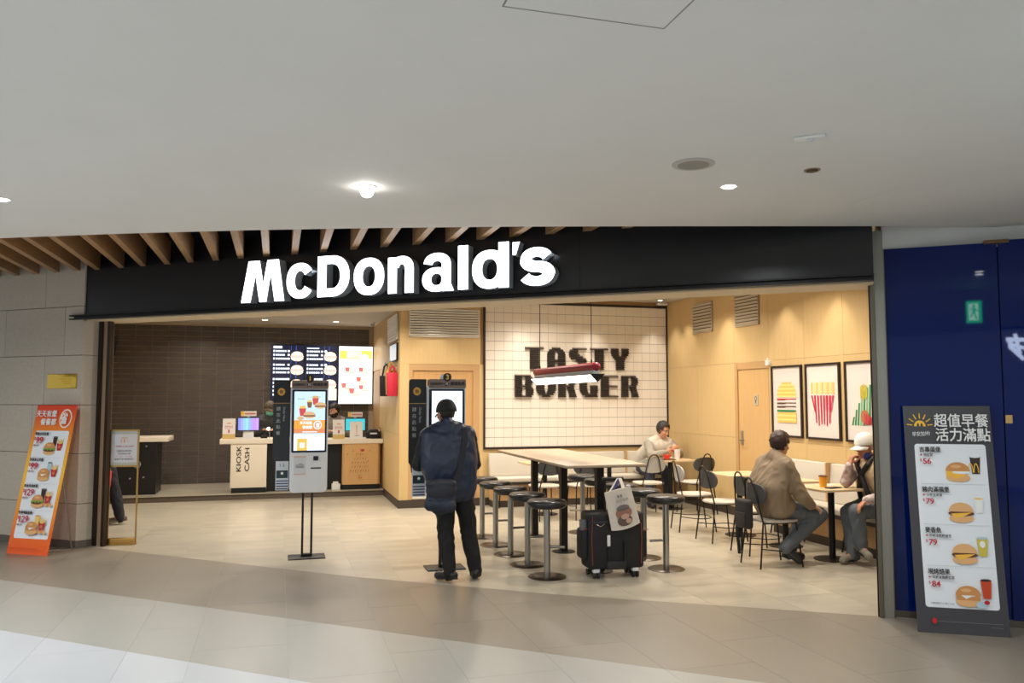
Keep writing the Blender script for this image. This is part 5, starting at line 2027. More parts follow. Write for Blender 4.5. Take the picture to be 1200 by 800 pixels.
b.cyl((-0.30, -0.02, 0.44), (-0.30, -0.02, 0.535), 0.036, n=14)
b.build('bottle_in_pocket', mat('bottle_grey', (96, 98, 102), 0.3), t, smooth=True)
b = MB()
b.box(-0.10, -0.07, -0.122, -0.114, 0.30, 0.40)
b.build('luggage_tag', PAPER, t, smooth=True, bevel=0.003)
b = MB()
for (x0, x1) in ((-0.20, -0.12), (0.14, 0.2)):
    b.tube([(x0, -0.105, 0.50), ((x0 + x1) / 2, -0.112, 0.478), (x1, -0.105, 0.50)], 0.004)
b.build('clasp', STEEL, t)
for (sx, yy) in ((-0.19, -0.06), (0.19, -0.06), (-0.19, 0.13), (0.19, 0.13)):
    b = MB()
    b.cyl((sx - 0.028, yy, 0.032), (sx - 0.008, yy, 0.032), 0.032, n=16)
    b.cyl((sx + 0.008, yy, 0.032), (sx + 0.028, yy, 0.032), 0.032, n=16)
    wl = b.build('wheel', mat('wheel_black', (30, 30, 31), 0.5), t, smooth=True)
    b = MB()
    b.box(sx - 0.03, sx + 0.03, yy - 0.02, yy + 0.03, 0.055, 0.095)
    b.build('wheel_fork', GREY_PL, wl, smooth=True, bevel=0.004)

t = thing('tote_bag', 'cream canvas tote with a brown round print hung on the suitcase handle', 'bag', (3.10, 6.955, 0.46), -0.06)
M = Matrix.Rotation(math.radians(-13), 4, 'Y')
CANVAS = mat('canvas', (214, 204, 190), 0.8, var=0.05, scale=60)
b = MB()
gx, gz = 10, 12
for layer in (0, 1):
    for j in range(gz + 1):
        for i in range(gx + 1):
            u, v = -1 + 2 * i / gx, j / gz
            th = 0.028 * (1 - u * u) * (1 - 0.6 * v) + 0.003
            wv = 0.006 * math.sin(3.1 * u + 4 * v) * (1 - v)
            p = M @ Vector((u * (0.142 - 0.012 * v), (th if layer else -th) + wv - 0.03 * v * 0, 0.02 + v * 0.35 - 0.014 * (1 - u * u) * (1 - v)))
            b.v.append(tuple(p))
N = (gx + 1) * (gz + 1)
ix = lambda l, j, i: l * N + j * (gx + 1) + i
for j in range(gz):
    for i in range(gx):
        b.f.append((ix(0, j, i), ix(0, j, i + 1), ix(0, j + 1, i + 1), ix(0, j + 1, i)))
        b.f.append((ix(1, j, i), ix(1, j + 1, i), ix(1, j + 1, i + 1), ix(1, j, i + 1)))
    b.f.append((ix(0, j, 0), ix(0, j + 1, 0), ix(1, j + 1, 0), ix(1, j, 0)))
    b.f.append((ix(0, j, gx), ix(1, j, gx), ix(1, j + 1, gx), ix(0, j + 1, gx)))
for i in range(gx):
    b.f.append((ix(0, 0, i), ix(1, 0, i), ix(1, 0, i + 1), ix(0, 0, i + 1)))
    b.f.append((ix(0, gz, i), ix(0, gz, i + 1), ix(1, gz, i + 1), ix(1, gz, i)))
b.m = [0] * len(b.f)
b.build('bag_body', CANVAS, t, smooth=True)
for (xa, xb, m, nm) in ((-0.085, -0.045, CANVAS, 'strap'), (0.06, 0.0, CANVAS, 'strap'), (-0.06, 0.0, mat('strap_navy', (34, 40, 96), 0.7), 'strap')):
    b = MB()
    p0 = M @ Vector((xa, -0.006, 0.355))
    tp = Vector((-0.03 + xb * 0.25, 0.08, 0.455))
    vs = []
    for k in range(5):
        q = p0.lerp(tp, k / 4) + Vector((0, 0, 0.0))
        vs += [q + Vector((-0.016, -0.002, 0)), q + Vector((0.016, -0.002, 0)), q + Vector((0.016, 0.002, 0)), q + Vector((-0.016, 0.002, 0))]
    fs = []
    for k in range(4):
        for e in range(4):
            fs.append((k * 4 + e, k * 4 + (e + 1) % 4, k * 4 + 4 + (e + 1) % 4, k * 4 + 4 + e))
    fs += [(3, 2, 1, 0), (16, 17, 18, 19)]
    b.add(vs, fs)
    b.build(nm, m, t)
p = Print(-0.036)
p.ell(0.0, 0.155, 0.078, 0.055, mat('tote_brown', (150, 108, 88), 0.7))
p.ell(-0.005, 0.085, 0.072, 0.05, mat('tote_dark', (98, 80, 74), 0.7))
p.ell(0.0, 0.20, 0.062, 0.028, mat('tote_grey', (112, 104, 104), 0.7))
p.ell(0.005, 0.12, 0.04, 0.025, mat('tote_tan', (196, 158, 136), 0.7))
p.ell(0.03, 0.075, 0.028, 0.022, mat('tote_tan', (196, 158, 136), 0.7))
p.rect(-0.05, 0.05, 0.182, 0.19, mat('tote_dark', (98, 80, 74), 0.7))
TI = mat('tote_ink', (132, 126, 124), 0.7)
for k in range(4):
    p.rect(-0.045 + k * 0.03, -0.025 + k * 0.03, 0.262, 0.282, TI)
    p.rect(-0.04 + k * 0.03, -0.03 + k * 0.03, 0.266, 0.278, CANVAS)
for k in range(2):
    p.rect(-0.03 + k * 0.028, -0.012 + k * 0.028, 0.30, 0.325, TI)
for i in range(len(p.b.v)):
    p.b.v[i] = tuple(M @ Vector(p.b.v[i]))
p.build('printed_picture', t)

# ------------------------------------------------------------------ things on the cafe tables
t = thing('paper_cup', 'yellow paper cup with a brown lid on the table', 'cup', (5.44, 7.24, 0.74))
b = MB()
b.lathe([(0.034, 0), (0.044, 0.105), (0.046, 0.108)], n=20)
b.build('cup', mat('cup_yellow', (246, 176, 40), 0.45), t, smooth=True)
b = MB()
b.lathe([(0.047, 0.106), (0.047, 0.116), (0.038, 0.120), (0.036, 0.112), (0.01, 0.112)], n=20)
b.build('lid', mat('cup_lid_brown', (112, 64, 36), 0.5), t, smooth=True)
t = thing('phone', 'black phone lying on the table beside the yellow cup', 'phone', (5.47, 7.12, 0.74), 0.3)
box('body', -0.09, 0.09, -0.04, 0.04, 0.001, 0.010, BLACK, t, bevel=0.003)
t = thing('napkin', 'white napkin lying on the table between the two men', 'napkin', (5.56, 7.36, 0.74), 0.3)
box('sheet', -0.08, 0.08, -0.05, 0.05, 0.001, 0.006, PAPER, t)
t = thing('drink_cup', 'white paper drink cup before the man in the sweater', 'cup', (5.79, 11.10, 0.74))
b = MB()
b.lathe([(0.035, 0), (0.048, 0.14), (0.05, 0.145), (0.045, 0.145)], n=18)
b.build('cup', PAPER, t, smooth=True)
t = thing('food_tray', 'tray of red fries carton and wrapper before the sweater man', 'tray', (5.65, 11.10, 0.74), 0.1)
box('tray', -0.17, 0.06, -0.11, 0.11, 0.001, 0.014, mat('tray_brown', (92, 62, 48), 0.5), t, bevel=0.004)
b = MB()
b.prism_y([(-0.10, 0.014), (-0.02, 0.014), (0.0, 0.085), (-0.06, 0.07), (-0.12, 0.085)], -0.05, -0.02)
b.build('fries_carton', mat('carton_red', (222, 62, 44), 0.5), t)
b = MB()
b.ell((0.0, 0.0, 0.03), (0.05, 0.05, 0.016), 12, 6)
b.build('wrapper', PAPER, t, smooth=True)

# shoulder bag hung on the back of the man's chair
t = thing('hanging_bag', 'dark backpack hung on the chair of the tan jacket man', 'bag', (4.485, 7.19, 0))
b = MB()
b.box(-0.05, 0.03, -0.12, 0.12, 0.37, 0.66)
b.build('body', mat('bag_charcoal', (34, 31, 31), 0.7, var=0.2, scale=30), t, smooth=True, bevel=0.035, seg=4)
b = MB()
b.box(-0.062, -0.045, -0.09, 0.09, 0.39, 0.53)
b.build('front_pocket', mat('bag_charcoal2', (46, 42, 41), 0.7, var=0.2, scale=30), t, smooth=True, bevel=0.008)
b = MB()
b.tube([(-0.02, 0.12, 0.55), (-0.015, 0.14, 0.35), (0.0, 0.145, 0.22), (0.0, 0.11, 0.12), (0.005, 0.075, 0.15), (0.01, 0.09, 0.40)], 0.011)
b.tube([(-0.02, 0.11, 0.6), (-0.01, 0.125, 0.30), (0.01, 0.13, 0.10)], 0.017)
b.build('strap', BLACK, t, smooth=True)

# ------------------------------------------------------------------ lit signs across the corridor (seen mirrored in the blue glass)
EXG = glow('exit_green', (30, 190, 120), 15.0)
EXW = glow('exit_white', (190, 250, 220), 14.0)
t = thing('exit_sign', 'green running man exit sign hung from the mall ceiling across the corridor', 'sign', (3.035, 1.374, 2.672), 2.63)
box('housing', -0.085, 0.085, 0.0, 0.03, -0.135, 0.135, GREY_PL, t)
p = Print(-0.001)
p.rect(-0.08, 0.08, -0.13, 0.13, EXG)
p.rect(-0.045, 0.055, -0.10, 0.10, EXW)
p.ell(0.0, 0.065, 0.017, 0.019, EXG)
for pts in ([(-0.02, 0.045), (0.015, 0.045), (0.02, -0.01), (-0.01, -0.01)], [(-0.01, 0.0), (0.01, 0.0), (-0.02, -0.09), (-0.035, -0.085)], [(0.0, 0.0), (0.02, -0.005), (0.04, -0.06), (0.03, -0.065)], [(0.01, 0.04), (0.04, 0.015), (0.045, 0.025), (0.015, 0.05)], [(-0.02, 0.04), (-0.04, 0.005), (-0.03, 0.0), (-0.01, 0.03)]):
    p.poly(pts, EXG)
p.build('pictogram', t)
b = MB()
b.cyl((-0.06, 0.015, 0.135), (-0.06, 0.015, 0.285), 0.005, n=6)
b.cyl((0.06, 0.015, 0.135), (0.06, 0.015, 0.285), 0.005, n=6)
b.build('rod', GREY_PL, t)
t = thing('brush_sign', 'white glowing brush stroke sign hung across the corridor', 'sign', (3.44, 1.07, 2.26), 2.63)
BW = glow('brush_white', (206, 222, 255), 26.0)
box('bar', -0.22, 0.22, 0.022, 0.045, 0.20, 0.23, BLACK_METAL, t)
for k, pts in enumerate(([(-0.02, -0.16), (0.02, -0.17), (0.15, -0.02), (0.16, 0.10), (0.11, 0.10), (0.10, 0.0)], [(-0.02, 0.09), (-0.02, 0.045), (0.17, 0.055), (0.17, 0.10)], [(-0.05, -0.02), (-0.05, -0.06), (0.13, 0.0), (0.13, 0.04)], [(0.06, 0.14), (0.10, 0.14), (0.06, -0.09), (0.02, -0.09)], [(-0.20, 0.02), (-0.15, -0.02), (-0.06, -0.16), (-0.14, -0.10)])):
    b = MB()
    b.prism_y(pts if sum(pts[i][0] * pts[(i + 1) % len(pts)][1] - pts[(i + 1) % len(pts)][0] * pts[i][1] for i in range(len(pts))) > 0 else pts[::-1], 0.0, 0.02)
    b.build('stroke', BW, t)
b = MB()
b.cyl((-0.2, 0.035, 0.22), (-0.2, 0.035, 0.69), 0.006, n=6)
b.cyl((0.2, 0.035, 0.22), (0.2, 0.035, 0.69), 0.006, n=6)
b.build('rod', GREY_PL, t)


# ------------------------------------------------------------------ people
V = Vector


def hand(b, wrist, d, n, thumb_side, curl=0.5, s=1.0, spread=0.12):
    """palm plus five bent fingers; d = pointing direction, n = palm normal (towards what it holds), thumb_side = direction of the thumb"""
    d, n = V(d).normalized(), V(n).normalized()
    n = (n - d * n.dot(d)).normalized()
    t = V(thumb_side)
    t = (t - d * t.dot(d) - n * t.dot(n)).normalized()
    w = V(wrist)
    for k in (-0.024, -0.008, 0.009, 0.025):
        b.cone(w + d * 0.012 * s + t * k * 0.7 * s, w + d * 0.085 * s + t * k * s, 0.0155 * s, 0.0135 * s, 10)
    for k, (off, L) in enumerate(((0.030, 0.074), (0.010, 0.082), (-0.010, 0.076), (-0.029, 0.060))):
        p = w + d * 0.088 * s + t * off * s
        dd = (d + t * (off * spread * 8)).normalized()
        ang = 0.0
        for j, f in enumerate((0.44, 0.32, 0.24)):
            ang += curl * (0.75 if j == 0 else 0.95)
            q = p + (dd * math.cos(ang) + n * math.sin(ang)) * (L * f * s)
            b.cone(p, q, (0.0095 - 0.0009 * j) * s, (0.0090 - 0.0010 * j) * s, 8)
            p = q
    p = w + d * 0.030 * s + t * 0.028 * s
    for j, (L, a) in enumerate(((0.042, 0.75), (0.032, 0.45), (0.026, 0.25))):
        q = p + (d * math.cos(a) + t * math.sin(a) + n * (0.25 + 0.25 * curl)).normalized() * (L * s)
        b.cone(p, q, (0.0125 - 0.0012 * j) * s, (0.0112 - 0.0012 * j) * s, 8)
        p = q


def head_basis(yaw, pitch=0.0, roll=0.0):
    f = V((math.cos(yaw) * math.cos(pitch), math.sin(yaw) * math.cos(pitch), math.sin(pitch)))
    r = V((math.sin(yaw), -math.cos(yaw), 0))
    u = r.cross(f).normalized()
    return f, u, r


def head(b, c, f, u, r, s=1.0):
    M = Matrix((r, f, u)).transposed()
    E = lambda o, rad, n=16: b.ell(c + (r * o[0] + f * o[1] + u * o[2]) * s, tuple(q * s for q in rad), n, 10, M)
    E((0, -0.012, 0.035), (0.076, 0.094, 0.092))
    E((0, 0.015, -0.035), (0.062, 0.070, 0.080))
    E((0, 0.045, -0.075), (0.042, 0.040, 0.036))
    E((0, 0.066, -0.098), (0.022, 0.018, 0.018))
    E((0, 0.070, 0.036), (0.050, 0.018, 0.014))
    for sx in (-1, 1):
        E((sx * 0.040, 0.058, -0.022), (0.022, 0.022, 0.022))
        E((sx * 0.077, -0.005, -0.005), (0.010, 0.020, 0.033), 10)
        E((sx * 0.013, 0.096, -0.028), (0.011, 0.012, 0.009), 10)
    b.cone(c + (f * 0.084 + u * 0.020) * s, c + (f * 0.106 - u * 0.022) * s, 0.010 * s, 0.014 * s, 10)
    E((0, 0.082, -0.058), (0.024, 0.012, 0.006), 10)
    E((0, 0.080, -0.070), (0.020, 0.012, 0.007), 10)


def face_parts(par, c, f, u, r, s=1.0, brow=None):
    for sx in (-1, 1):
        b = MB()
        b.ell(c + (r * sx * 0.030 + f * 0.0745 + u * 0.012) * s, (0.0105 * s,) * 3, 12, 8)
        b.build('eye', mat('eye_white', (226, 220, 212), 0.3), par, smooth=True)
        b = MB()
        b.ell(c + (r * sx * 0.030 + f * 0.0815 + u * 0.011) * s, (0.0058 * s,) * 3, 10, 6)
        b.build('iris', EYE, par, smooth=True)
        b = MB()
        b.cone(c + (r * sx * 0.014 + f * 0.090 + u * 0.030) * s, c + (r * sx * 0.046 + f * 0.078 + u * 0.032) * s, 0.0045 * s, 0.003 * s, 8)
        b.build('eyebrow', brow or HAIR, par, smooth=True)
    b = MB()
    b.cone(c + (r * -0.020 + f * 0.090 - u * 0.063) * s, c + (r * 0.020 + f * 0.090 - u * 0.063) * s, 0.0048 * s, 0.0048 * s, 8)
    b.build('lips', LIP, par, smooth=True)


def hair_cap(par, c, f, u, r, m, s=1.0, front=0.035, line=0.045, low=-0.055, amp=0.006, vol=1.0, side=-0.005, high=1.0):
    """short hair: a thick shell over the skull, open at the face"""
    M = Matrix((r, f, u)).transposed()
    b = MB()
    b.ell((0, 0, 0), (0.085 * vol, 0.104 * vol, 0.103 * vol), 40, 28)
    me = b.mesh('hair', [m])
    bm = bmesh.new()
    bm.from_mesh(me)
    dele = []
    for v in bm.verts:
        x, y, z = v.co
        yy, zz = y - 0.012, z + 0.035
        if (yy > front and zz < line + 0.02) or (yy > side and zz < 0.012) or zz < low or zz > high:
            dele.append(v)
    bmesh.ops.delete(bm, geom=dele, context='VERTS')
    for v in bm.verts:
        k = noise.noise(V((v.co.x * 55, v.co.y * 55, v.co.z * 30))) + 0.6 * noise.noise(V((v.co.x * 120, v.co.y * 120, v.co.z * 70)))
        v.co += v.co.normalized() * amp * k
        v.co = c + (M @ (v.co + V((0, -0.012, 0.037)))) * s
    bmesh.ops.recalc_face_normals(bm, faces=bm.faces)
    bmesh.ops.solidify(bm, geom=bm.faces[:], thickness=0.010 * s)
    bm.to_mesh(me)
    bm.free()
    me.shade_smooth()
    return link('hair', me, par)


def cap(par, c, f, u, r, m, s=1.0, brim=0.10, tilt=0.0):
    """baseball cap with a curved peak and a button"""
    M = Matrix((r, f, u)).transposed()
    b = MB()
    n, k = 32, 9
    vs = []
    for j in range(k):
        t = j / (k - 1) * PI / 2 * 0.985
        for i in range(n):
            a = 2 * PI * i / n
            vs.append(V((0.0865 * math.cos(a) * math.cos(t) ** 0.8, -0.012 + 0.105 * math.sin(a) * math.cos(t) ** 0.8, 0.026 + 0.112 * math.sin(t))))
    fs = [(j * n + i, j * n + (i + 1) % n, (j + 1) * n + (i + 1) % n, (j + 1) * n + i) for j in range(k - 1) for i in range(n)]
    fs.append(tuple((k - 1) * n + i for i in range(n)))
    b.add([c + (M @ p) * s for p in vs], fs)
    me = b.mesh('cap', [m])
    bm = bmesh.new()
    bm.from_mesh(me)
    bmesh.ops.solidify(bm, geom=bm.faces[:], thickness=-0.006)
    bm.to_mesh(me)
    bm.free()
    me.shade_smooth()
    cp = link('cap', me, par)
    b = MB()
    rows = []
    for j in range(5):
        v = j / 4
        for i in range(13):
            a = -1 + 2 * i / 12
            x = 0.084 * a * (1 - 0.12 * v)
            y = 0.092 * math.sqrt(max(0.0, 1 - (a * 0.86) ** 2)) - 0.012 + brim * v * math.sqrt(max(0.02, 1 - abs(a) ** 2.6))
            z = 0.026 - 0.018 * v - 0.022 * a * a
            rows.append(V((x, y, z)))
    top = [c + (M @ p) * s for p in rows]
    bot = [c + (M @ (p - V((0, 0, 0.006)))) * s for p in rows]
    fs = []
    for j in range(4):
        for i in range(12):
            q = j * 13 + i
            fs.append((q, q + 1, q + 14, q + 13))
            fs.append((65 + q, 65 + q + 13, 65 + q + 14, 65 + q + 1))
    for i in range(12):
        fs.append((52 + i, 52 + i + 1, 65 + 52 + i + 1, 65 + 52 + i))
        fs.append((i + 1, i, 65 + i, 65 + i + 1))
    for j in range(4):
        fs.append((j * 13, j * 13 + 13, 65 + j * 13 + 13, 65 + j * 13))
        fs.append((j * 13 + 12 + 13, j * 13 + 12, 65 + j * 13 + 12, 65 + j * 13 + 25))
    b.add(top + bot, fs)
    b.build('cap_peak', m, cp, smooth=True)
    b = MB()
    b.ell(c + (M @ V((0, -0.012, 0.139))) * s, (0.008 * s,) * 3, 8, 6)
    b.build('cap_button', m, cp, smooth=True)
    return cp


def torso(b, J, k=1.0, g=0.0):
    """shared trunk volume, g = extra thickness"""
    hl, hr, sl, sr = J['hip_l'], J['hip_r'], J['sh_l'], J['sh_r']
    pel, neck = (hl + hr) / 2, J['neck']
    mid = J.get('mid', (pel + (sl + sr) / 2) / 2)
    wd = (pel + (sl + sr) / 2) / 2
    for k2 in (0.5, -0.5):
        h2, s2 = pel.lerp(hl if k2 > 0 else hr, 0.55), ((sl + sr) / 2).lerp(sl if k2 > 0 else sr, 0.45) + V((0, 0, -0.05))
        w2 = (h2 + s2) / 2 + mid - wd
        b.cone(h2, w2, 0.10 * k + g, 0.10 * k + g, 16)
        b.cone(w2, s2, 0.10 * k + g, 0.10 * k + g, 16)
    for h, s in ((hl, sl), (hr, sr)):
        w = (h + s) / 2 + (mid - (pel + (sl + sr) / 2) / 2)
        b.cone(h, w, 0.095 * k + g, 0.092 * k + g, 16)
        b.cone(w, s.lerp(neck, 0.30) + V((0, 0, -0.05)), 0.095 * k + g, 0.088 * k + g, 16)
    b.cone(pel, mid, 0.10 * k + g, 0.10 * k + g, 16)
    b.cone(mid, (sl + sr) / 2 + V((0, 0, -0.05)), 0.105 * k + g, 0.105 * k + g, 16)
    b.cone(sl.lerp(neck, 0.1), sr.lerp(neck, 0.1), 0.058 * k + g, 0.058 * k + g, 14)
    for s in (sl, sr):
        b.cone(s.lerp(neck, 0.12), neck + V((0, 0, 0.01)), 0.056 * k + g, 0.05 * k + g, 12)


def person(label, J, skin, top_m, leg_m, shoe_m, hands, vox=0.0065, sleeve_m=None, sole_m=None, top_g=0.022, hem=0.0, s=1.0, noisy=0.007, sleeve_g=0.018, cuff=0.985, jacket_low=None, collar=None, group=None):
    c, (f, u, r) = J['head'], J['hb']
    base = (J['hip_l'] + J['hip_r']) / 2
    t = thing('person', label, 'person', (0, 0, 0), 0, group)
    hs = J.get('hs', 0.95)
    # one continuous body
    b = MB()
    torso(b, J, 0.92 * s)
    head(b, c, f, u, r, hs)
    b.cone(J['neck'] + V((0, 0, -0.03)), c - u * 0.055 - f * 0.012, 0.056 * s, 0.050 * s, 14)
    for q in 'lr':
        b.cone(J['sh_' + q], J['el_' + q], 0.050 * s, 0.039 * s, 12)
        b.cone(J['el_' + q], J['wr_' + q], 0.040 * s, 0.026 * s, 12)
        d, n, th, cu = hands[q]
        hand(b, J['wr_' + q], d, n, th, cu, 0.98 * s)
        b.cone(J['hip_' + q], J['kn_' + q], 0.082 * s, 0.056 * s, 14)
        b.cone(J['kn_' + q], J['an_' + q], 0.056 * s, 0.036 * s, 12)
        b.cone(J['an_' + q], J['toe_' + q], 0.034 * s, 0.026 * s, 10)
    solid('body', b, vox, skin, t, 3)
    face_parts(t, c, f, u, r, hs)
    # trousers
    b = MB()
    for q in 'lr':
        b.cone(J['hip_' + q], J['kn_' + q], 0.104 * s, 0.078 * s, 16)
        kn, an = J['kn_' + q], J['an_' + q]
        b.cone(kn, an - (kn - an).normalized() * 0.018, 0.078 * s, 0.060 * s, 16)
    b.cone(J['hip_l'], J['hip_r'], 0.108 * s, 0.108 * s, 16)
    solid('trousers', b, 0.010, leg_m, t, 3, (0.010, 9))
    # upper garment
    b = MB()
    torso(b, J, 1.0 * s, top_g)
    if jacket_low is not None:
        for q in 'lr':
            b.cone(J['hip_' + q], J['hip_' + q] + V(jacket_low[q]), 0.118 * s, 0.118 * s, 16)
        b.cone(J['hip_l'] + V(jacket_low['l']), J['hip_r'] + V(jacket_low['r']), 0.112 * s, 0.112 * s, 16)
    if collar:
        b.cone(J['neck'] + V((0, 0, -0.02)), J['neck'] + V((0, 0, collar)), 0.072 * s, 0.064 * s, 14)
    sl = b if sleeve_m is None else MB()
    for q in 'lr':
        sh, el, wr = J['sh_' + q], J['el_' + q], J['wr_' + q]
        sl.cone(sh, el, (0.058 + sleeve_g) * s, (0.044 + sleeve_g) * s, 14)
        sl.cone(el, el.lerp(wr, cuff), (0.045 + sleeve_g) * s, (0.026 + sleeve_g) * s, 14)
    tops = solid('upper_garment', b, 0.0095, top_m, t, 14, (noisy, 8))
    if sleeve_m is not None:
        solid('sleeves', sl, 0.0095, sleeve_m, t, 3, (noisy, 11))
    # shoes
    for q in 'lr':
        an, toe = J['an_' + q], J['toe_' + q]
        d = (toe - an)
        dn = d.normalized()
        up = J.get('up_' + q, V((0, 0, 1)))
        up = (up - dn * up.dot(dn)).normalized() if abs(up.dot(dn)) < 0.98 else V((0, 0, 1))
        heel = an - dn * 0.045 - up * 0.045
        b = MB()
        b.cone(an + up * 0.01, an - up * 0.03, 0.047 * s, 0.045 * s, 12)
        b.cone(heel + up * 0.012, toe - dn * 0.01, 0.040 * s, 0.040 * s, 12)
        b.cone(an - up * 0.02, toe - up * 0.004, 0.046 * s, 0.034 * s, 12)
        sh = solid('shoe', b, 0.008, shoe_m, t, 4)
        b = MB()
        side = dn.cross(up).normalized()
        pts = []
        lo = heel - up * 0.022
        L = (toe - heel).length + 0.045
        for k in range(18):
            a = 2 * PI * k / 18
            ca, sa = math.cos(a), math.sin(a)
            pts.append(lo + (toe - heel).normalized() * (L / 2 - 0.03 + ca * (L / 2 + 0.008)) + side * (sa * 0.043 * s))
        b.add([p for p in pts] + [p + up * 0.02 for p in pts], [tuple(range(17, -1, -1)), tuple(range(18, 36))] + [(i, (i + 1) % 18, 18 + (i + 1) % 18, 18 + i) for i in range(18)])
        b.build('sole', sole_m or BLACK, sh, smooth=True)
    return t


def J_(**k):
    return {a: (V(b) if isinstance(b, tuple) and len(b) == 3 and not isinstance(b[0], V) else b) for a, b in k.items()}


NAVY = mat('navy_nylon', (34, 46, 70), 0.45, var=0.25, scale=10)
BLK_CLOTH = mat('black_cloth', (20, 20, 24), 0.75, var=0.3, scale=14)
TROUS_BLK = mat('black_trousers', (17, 17, 18), 0.8, var=0.25, scale=10)
SHOE_BLK = mat('black_shoe', (20, 20, 21), 0.45)

# 1. customer at kiosk three, seen from behind
hb = head_basis(math.radians(108), math.radians(-6))
Jc = J_(head=(1.50, 7.40, 1.508), hb=hb, hs=0.98, neck=(1.50, 7.35, 1.375), sh_l=(1.325, 7.38, 1.305), sh_r=(1.70, 7.34, 1.315), mid=(1.515, 7.335, 1.07),
        hip_l=(1.475, 7.35, 0.84), hip_r=(1.655, 7.36, 0.84), el_l=(1.255, 7.42, 1.045), el_r=(1.775, 7.42, 1.045), wr_l=(1.33, 7.62, 1.10), wr_r=(1.66, 7.66, 1.12),
        kn_l=(1.50, 7.38, 0.45), kn_r=(1.715, 7.41, 0.45), an_l=(1.525, 7.32, 0.085), an_r=(1.775, 7.37, 0.085), toe_l=(1.44, 7.44, 0.04), toe_r=(1.80, 7.54, 0.04))
cust = person('person in navy vest, black sleeves and black cap using kiosk number 3', Jc, SKIN2, NAVY, TROUS_BLK, SHOE_BLK,
              {'l': ((0.25, 0.9, 0.25), (0.6, 0.2, -0.7), (0.5, 0, 0.8), 0.35), 'r': ((-0.2, 0.9, 0.3), (-0.6, 0.2, -0.7), (-0.5, 0, 0.8), 0.3)},
              sleeve_m=BLK_CLOTH, top_g=0.034, jacket_low={'l': (-0.01, 0, -0.04), 'r': (0.0, 0, -0.04)}, collar=0.05, noisy=0.009)
hair_cap(cust, Jc['head'], *hb, HAIR, 0.98, low=-0.075, amp=0.0015, vol=0.95, high=0.05)
cap(cust, Jc['head'] - hb[1] * 0.006, *hb, mat('cap_black', (16, 17, 22), 0.7), 1.0, 0.075)
t = thing('shoulder_bag', 'navy messenger bag slung at the left hip of the kiosk customer', 'bag', (1.41, 7.15, 0.79))
b = MB()
b.ell((0, 0.0, -0.02), (0.135, 0.055, 0.15), 20, 14)
b.cone((-0.09, 0, 0.10), (0.09, 0, 0.10), 0.05, 0.05, 14)
b.cone((-0.09, 0, -0.07), (0.08, 0, -0.09), 0.062, 0.062, 14)
solid('bag_body', b, 0.009, mat('bag_navy', (32, 44, 62), 0.55, var=0.3, scale=12), t, 6, (0.006, 12))
b = MB()
b.ell((0.0, -0.018, 0.055), (0.142, 0.052, 0.10), 20, 12)
b.cone((-0.10, -0.03, 0.11), (0.10, -0.03, 0.11), 0.035, 0.035, 12)
solid('bag_flap', b, 0.008, mat('bag_flap', (40, 42, 52), 0.6, var=0.2, scale=14), t, 5)
b = MB()
pts = [V(p) for p in ((0.115, 0.0, 0.10), (0.17, 0.015, 0.22), (0.205, 0.045, 0.37), (0.23, 0.075, 0.50), (0.232, 0.125, 0.59), (0.22, 0.19, 0.602), (0.19, 0.27, 0.56))]
vs, fs = [], []
for i, p in enumerate(pts):
    d = (pts[min(i + 1, 6)] - pts[max(i - 1, 0)]).normalized()
    sd = d.cross(V((0, -1, 0.4))).normalized()
    nn = sd.cross(d).normalized()
    for (a, c) in ((-0.024, -0.004), (0.024, -0.004), (0.024, 0.004), (-0.024, 0.004)):
        vs.append(p + sd * a + nn * c + V((0, -0.012, 0)))
for i in range(6):
    for e in range(4):
        fs.append((i * 4 + e, i * 4 + (e + 1) % 4, i * 4 + 4 + (e + 1) % 4, i * 4 + 4 + e))
b.add(vs, fs + [(3, 2, 1, 0), (24, 25, 26, 27)])
b.build('strap', mat('strap_black', (22, 24, 32), 0.7), t, smooth=True)

# 2. man in the tan jacket on the chair, seen from behind
TAN = mat('tan_jacket', (140, 120, 96), 0.7, var=0.12, scale=8)
JEANS = mat('grey_jeans', (92, 98, 104), 0.8, var=0.18, scale=12)
hb = head_basis(math.radians(12), math.radians(-12))
Jb = J_(head=(4.905, 7.19, 1.185), hb=hb, hs=0.98, neck=(4.825, 7.18, 1.055), sh_l=(4.82, 7.355, 0.985), sh_r=(4.84, 7.00, 0.985), mid=(4.745, 7.18, 0.77),
        hip_l=(4.80, 7.28, 0.57), hip_r=(4.80, 7.08, 0.57), el_l=(4.96, 7.44, 0.72), el_r=(4.955, 6.93, 0.70), wr_l=(5.13, 7.36, 0.61), wr_r=(5.085, 6.97, 0.60),
        kn_l=(5.24, 7.30, 0.50), kn_r=(5.25, 7.06, 0.49), an_l=(5.02, 7.24, 0.10), an_r=(4.83, 7.02, 0.20), toe_l=(5.17, 7.25, 0.045), toe_r=(4.98, 7.03, 0.055), up_r=(-0.6, 0, 0.8))
man = person('person with brown hair in a tan jacket on a wire chair, back to us', Jb, SKIN, TAN, JEANS, mat('dark_trainer', (44, 48, 48), 0.6), {'l': ((0.8, -0.1, -0.3), (0, 0, -1), (0.3, -1, 0), 0.5), 'r': ((0.8, 0.1, -0.3), (0, 0, -1), (0.3, 1, 0), 0.5)},
             top_g=0.030, sleeve_g=0.026, jacket_low={'l': (0.04, 0.01, 0.025), 'r': (0.05, -0.01, 0.02)}, collar=0.035, noisy=0.010, sole_m=mat('dark_sole', (58, 60, 58), 0.6))
hair_cap(man, Jb['head'], *hb, HAIR_B, 0.98, front=0.045, line=0.06, low=-0.10, amp=0.011, vol=1.10, side=0.015)

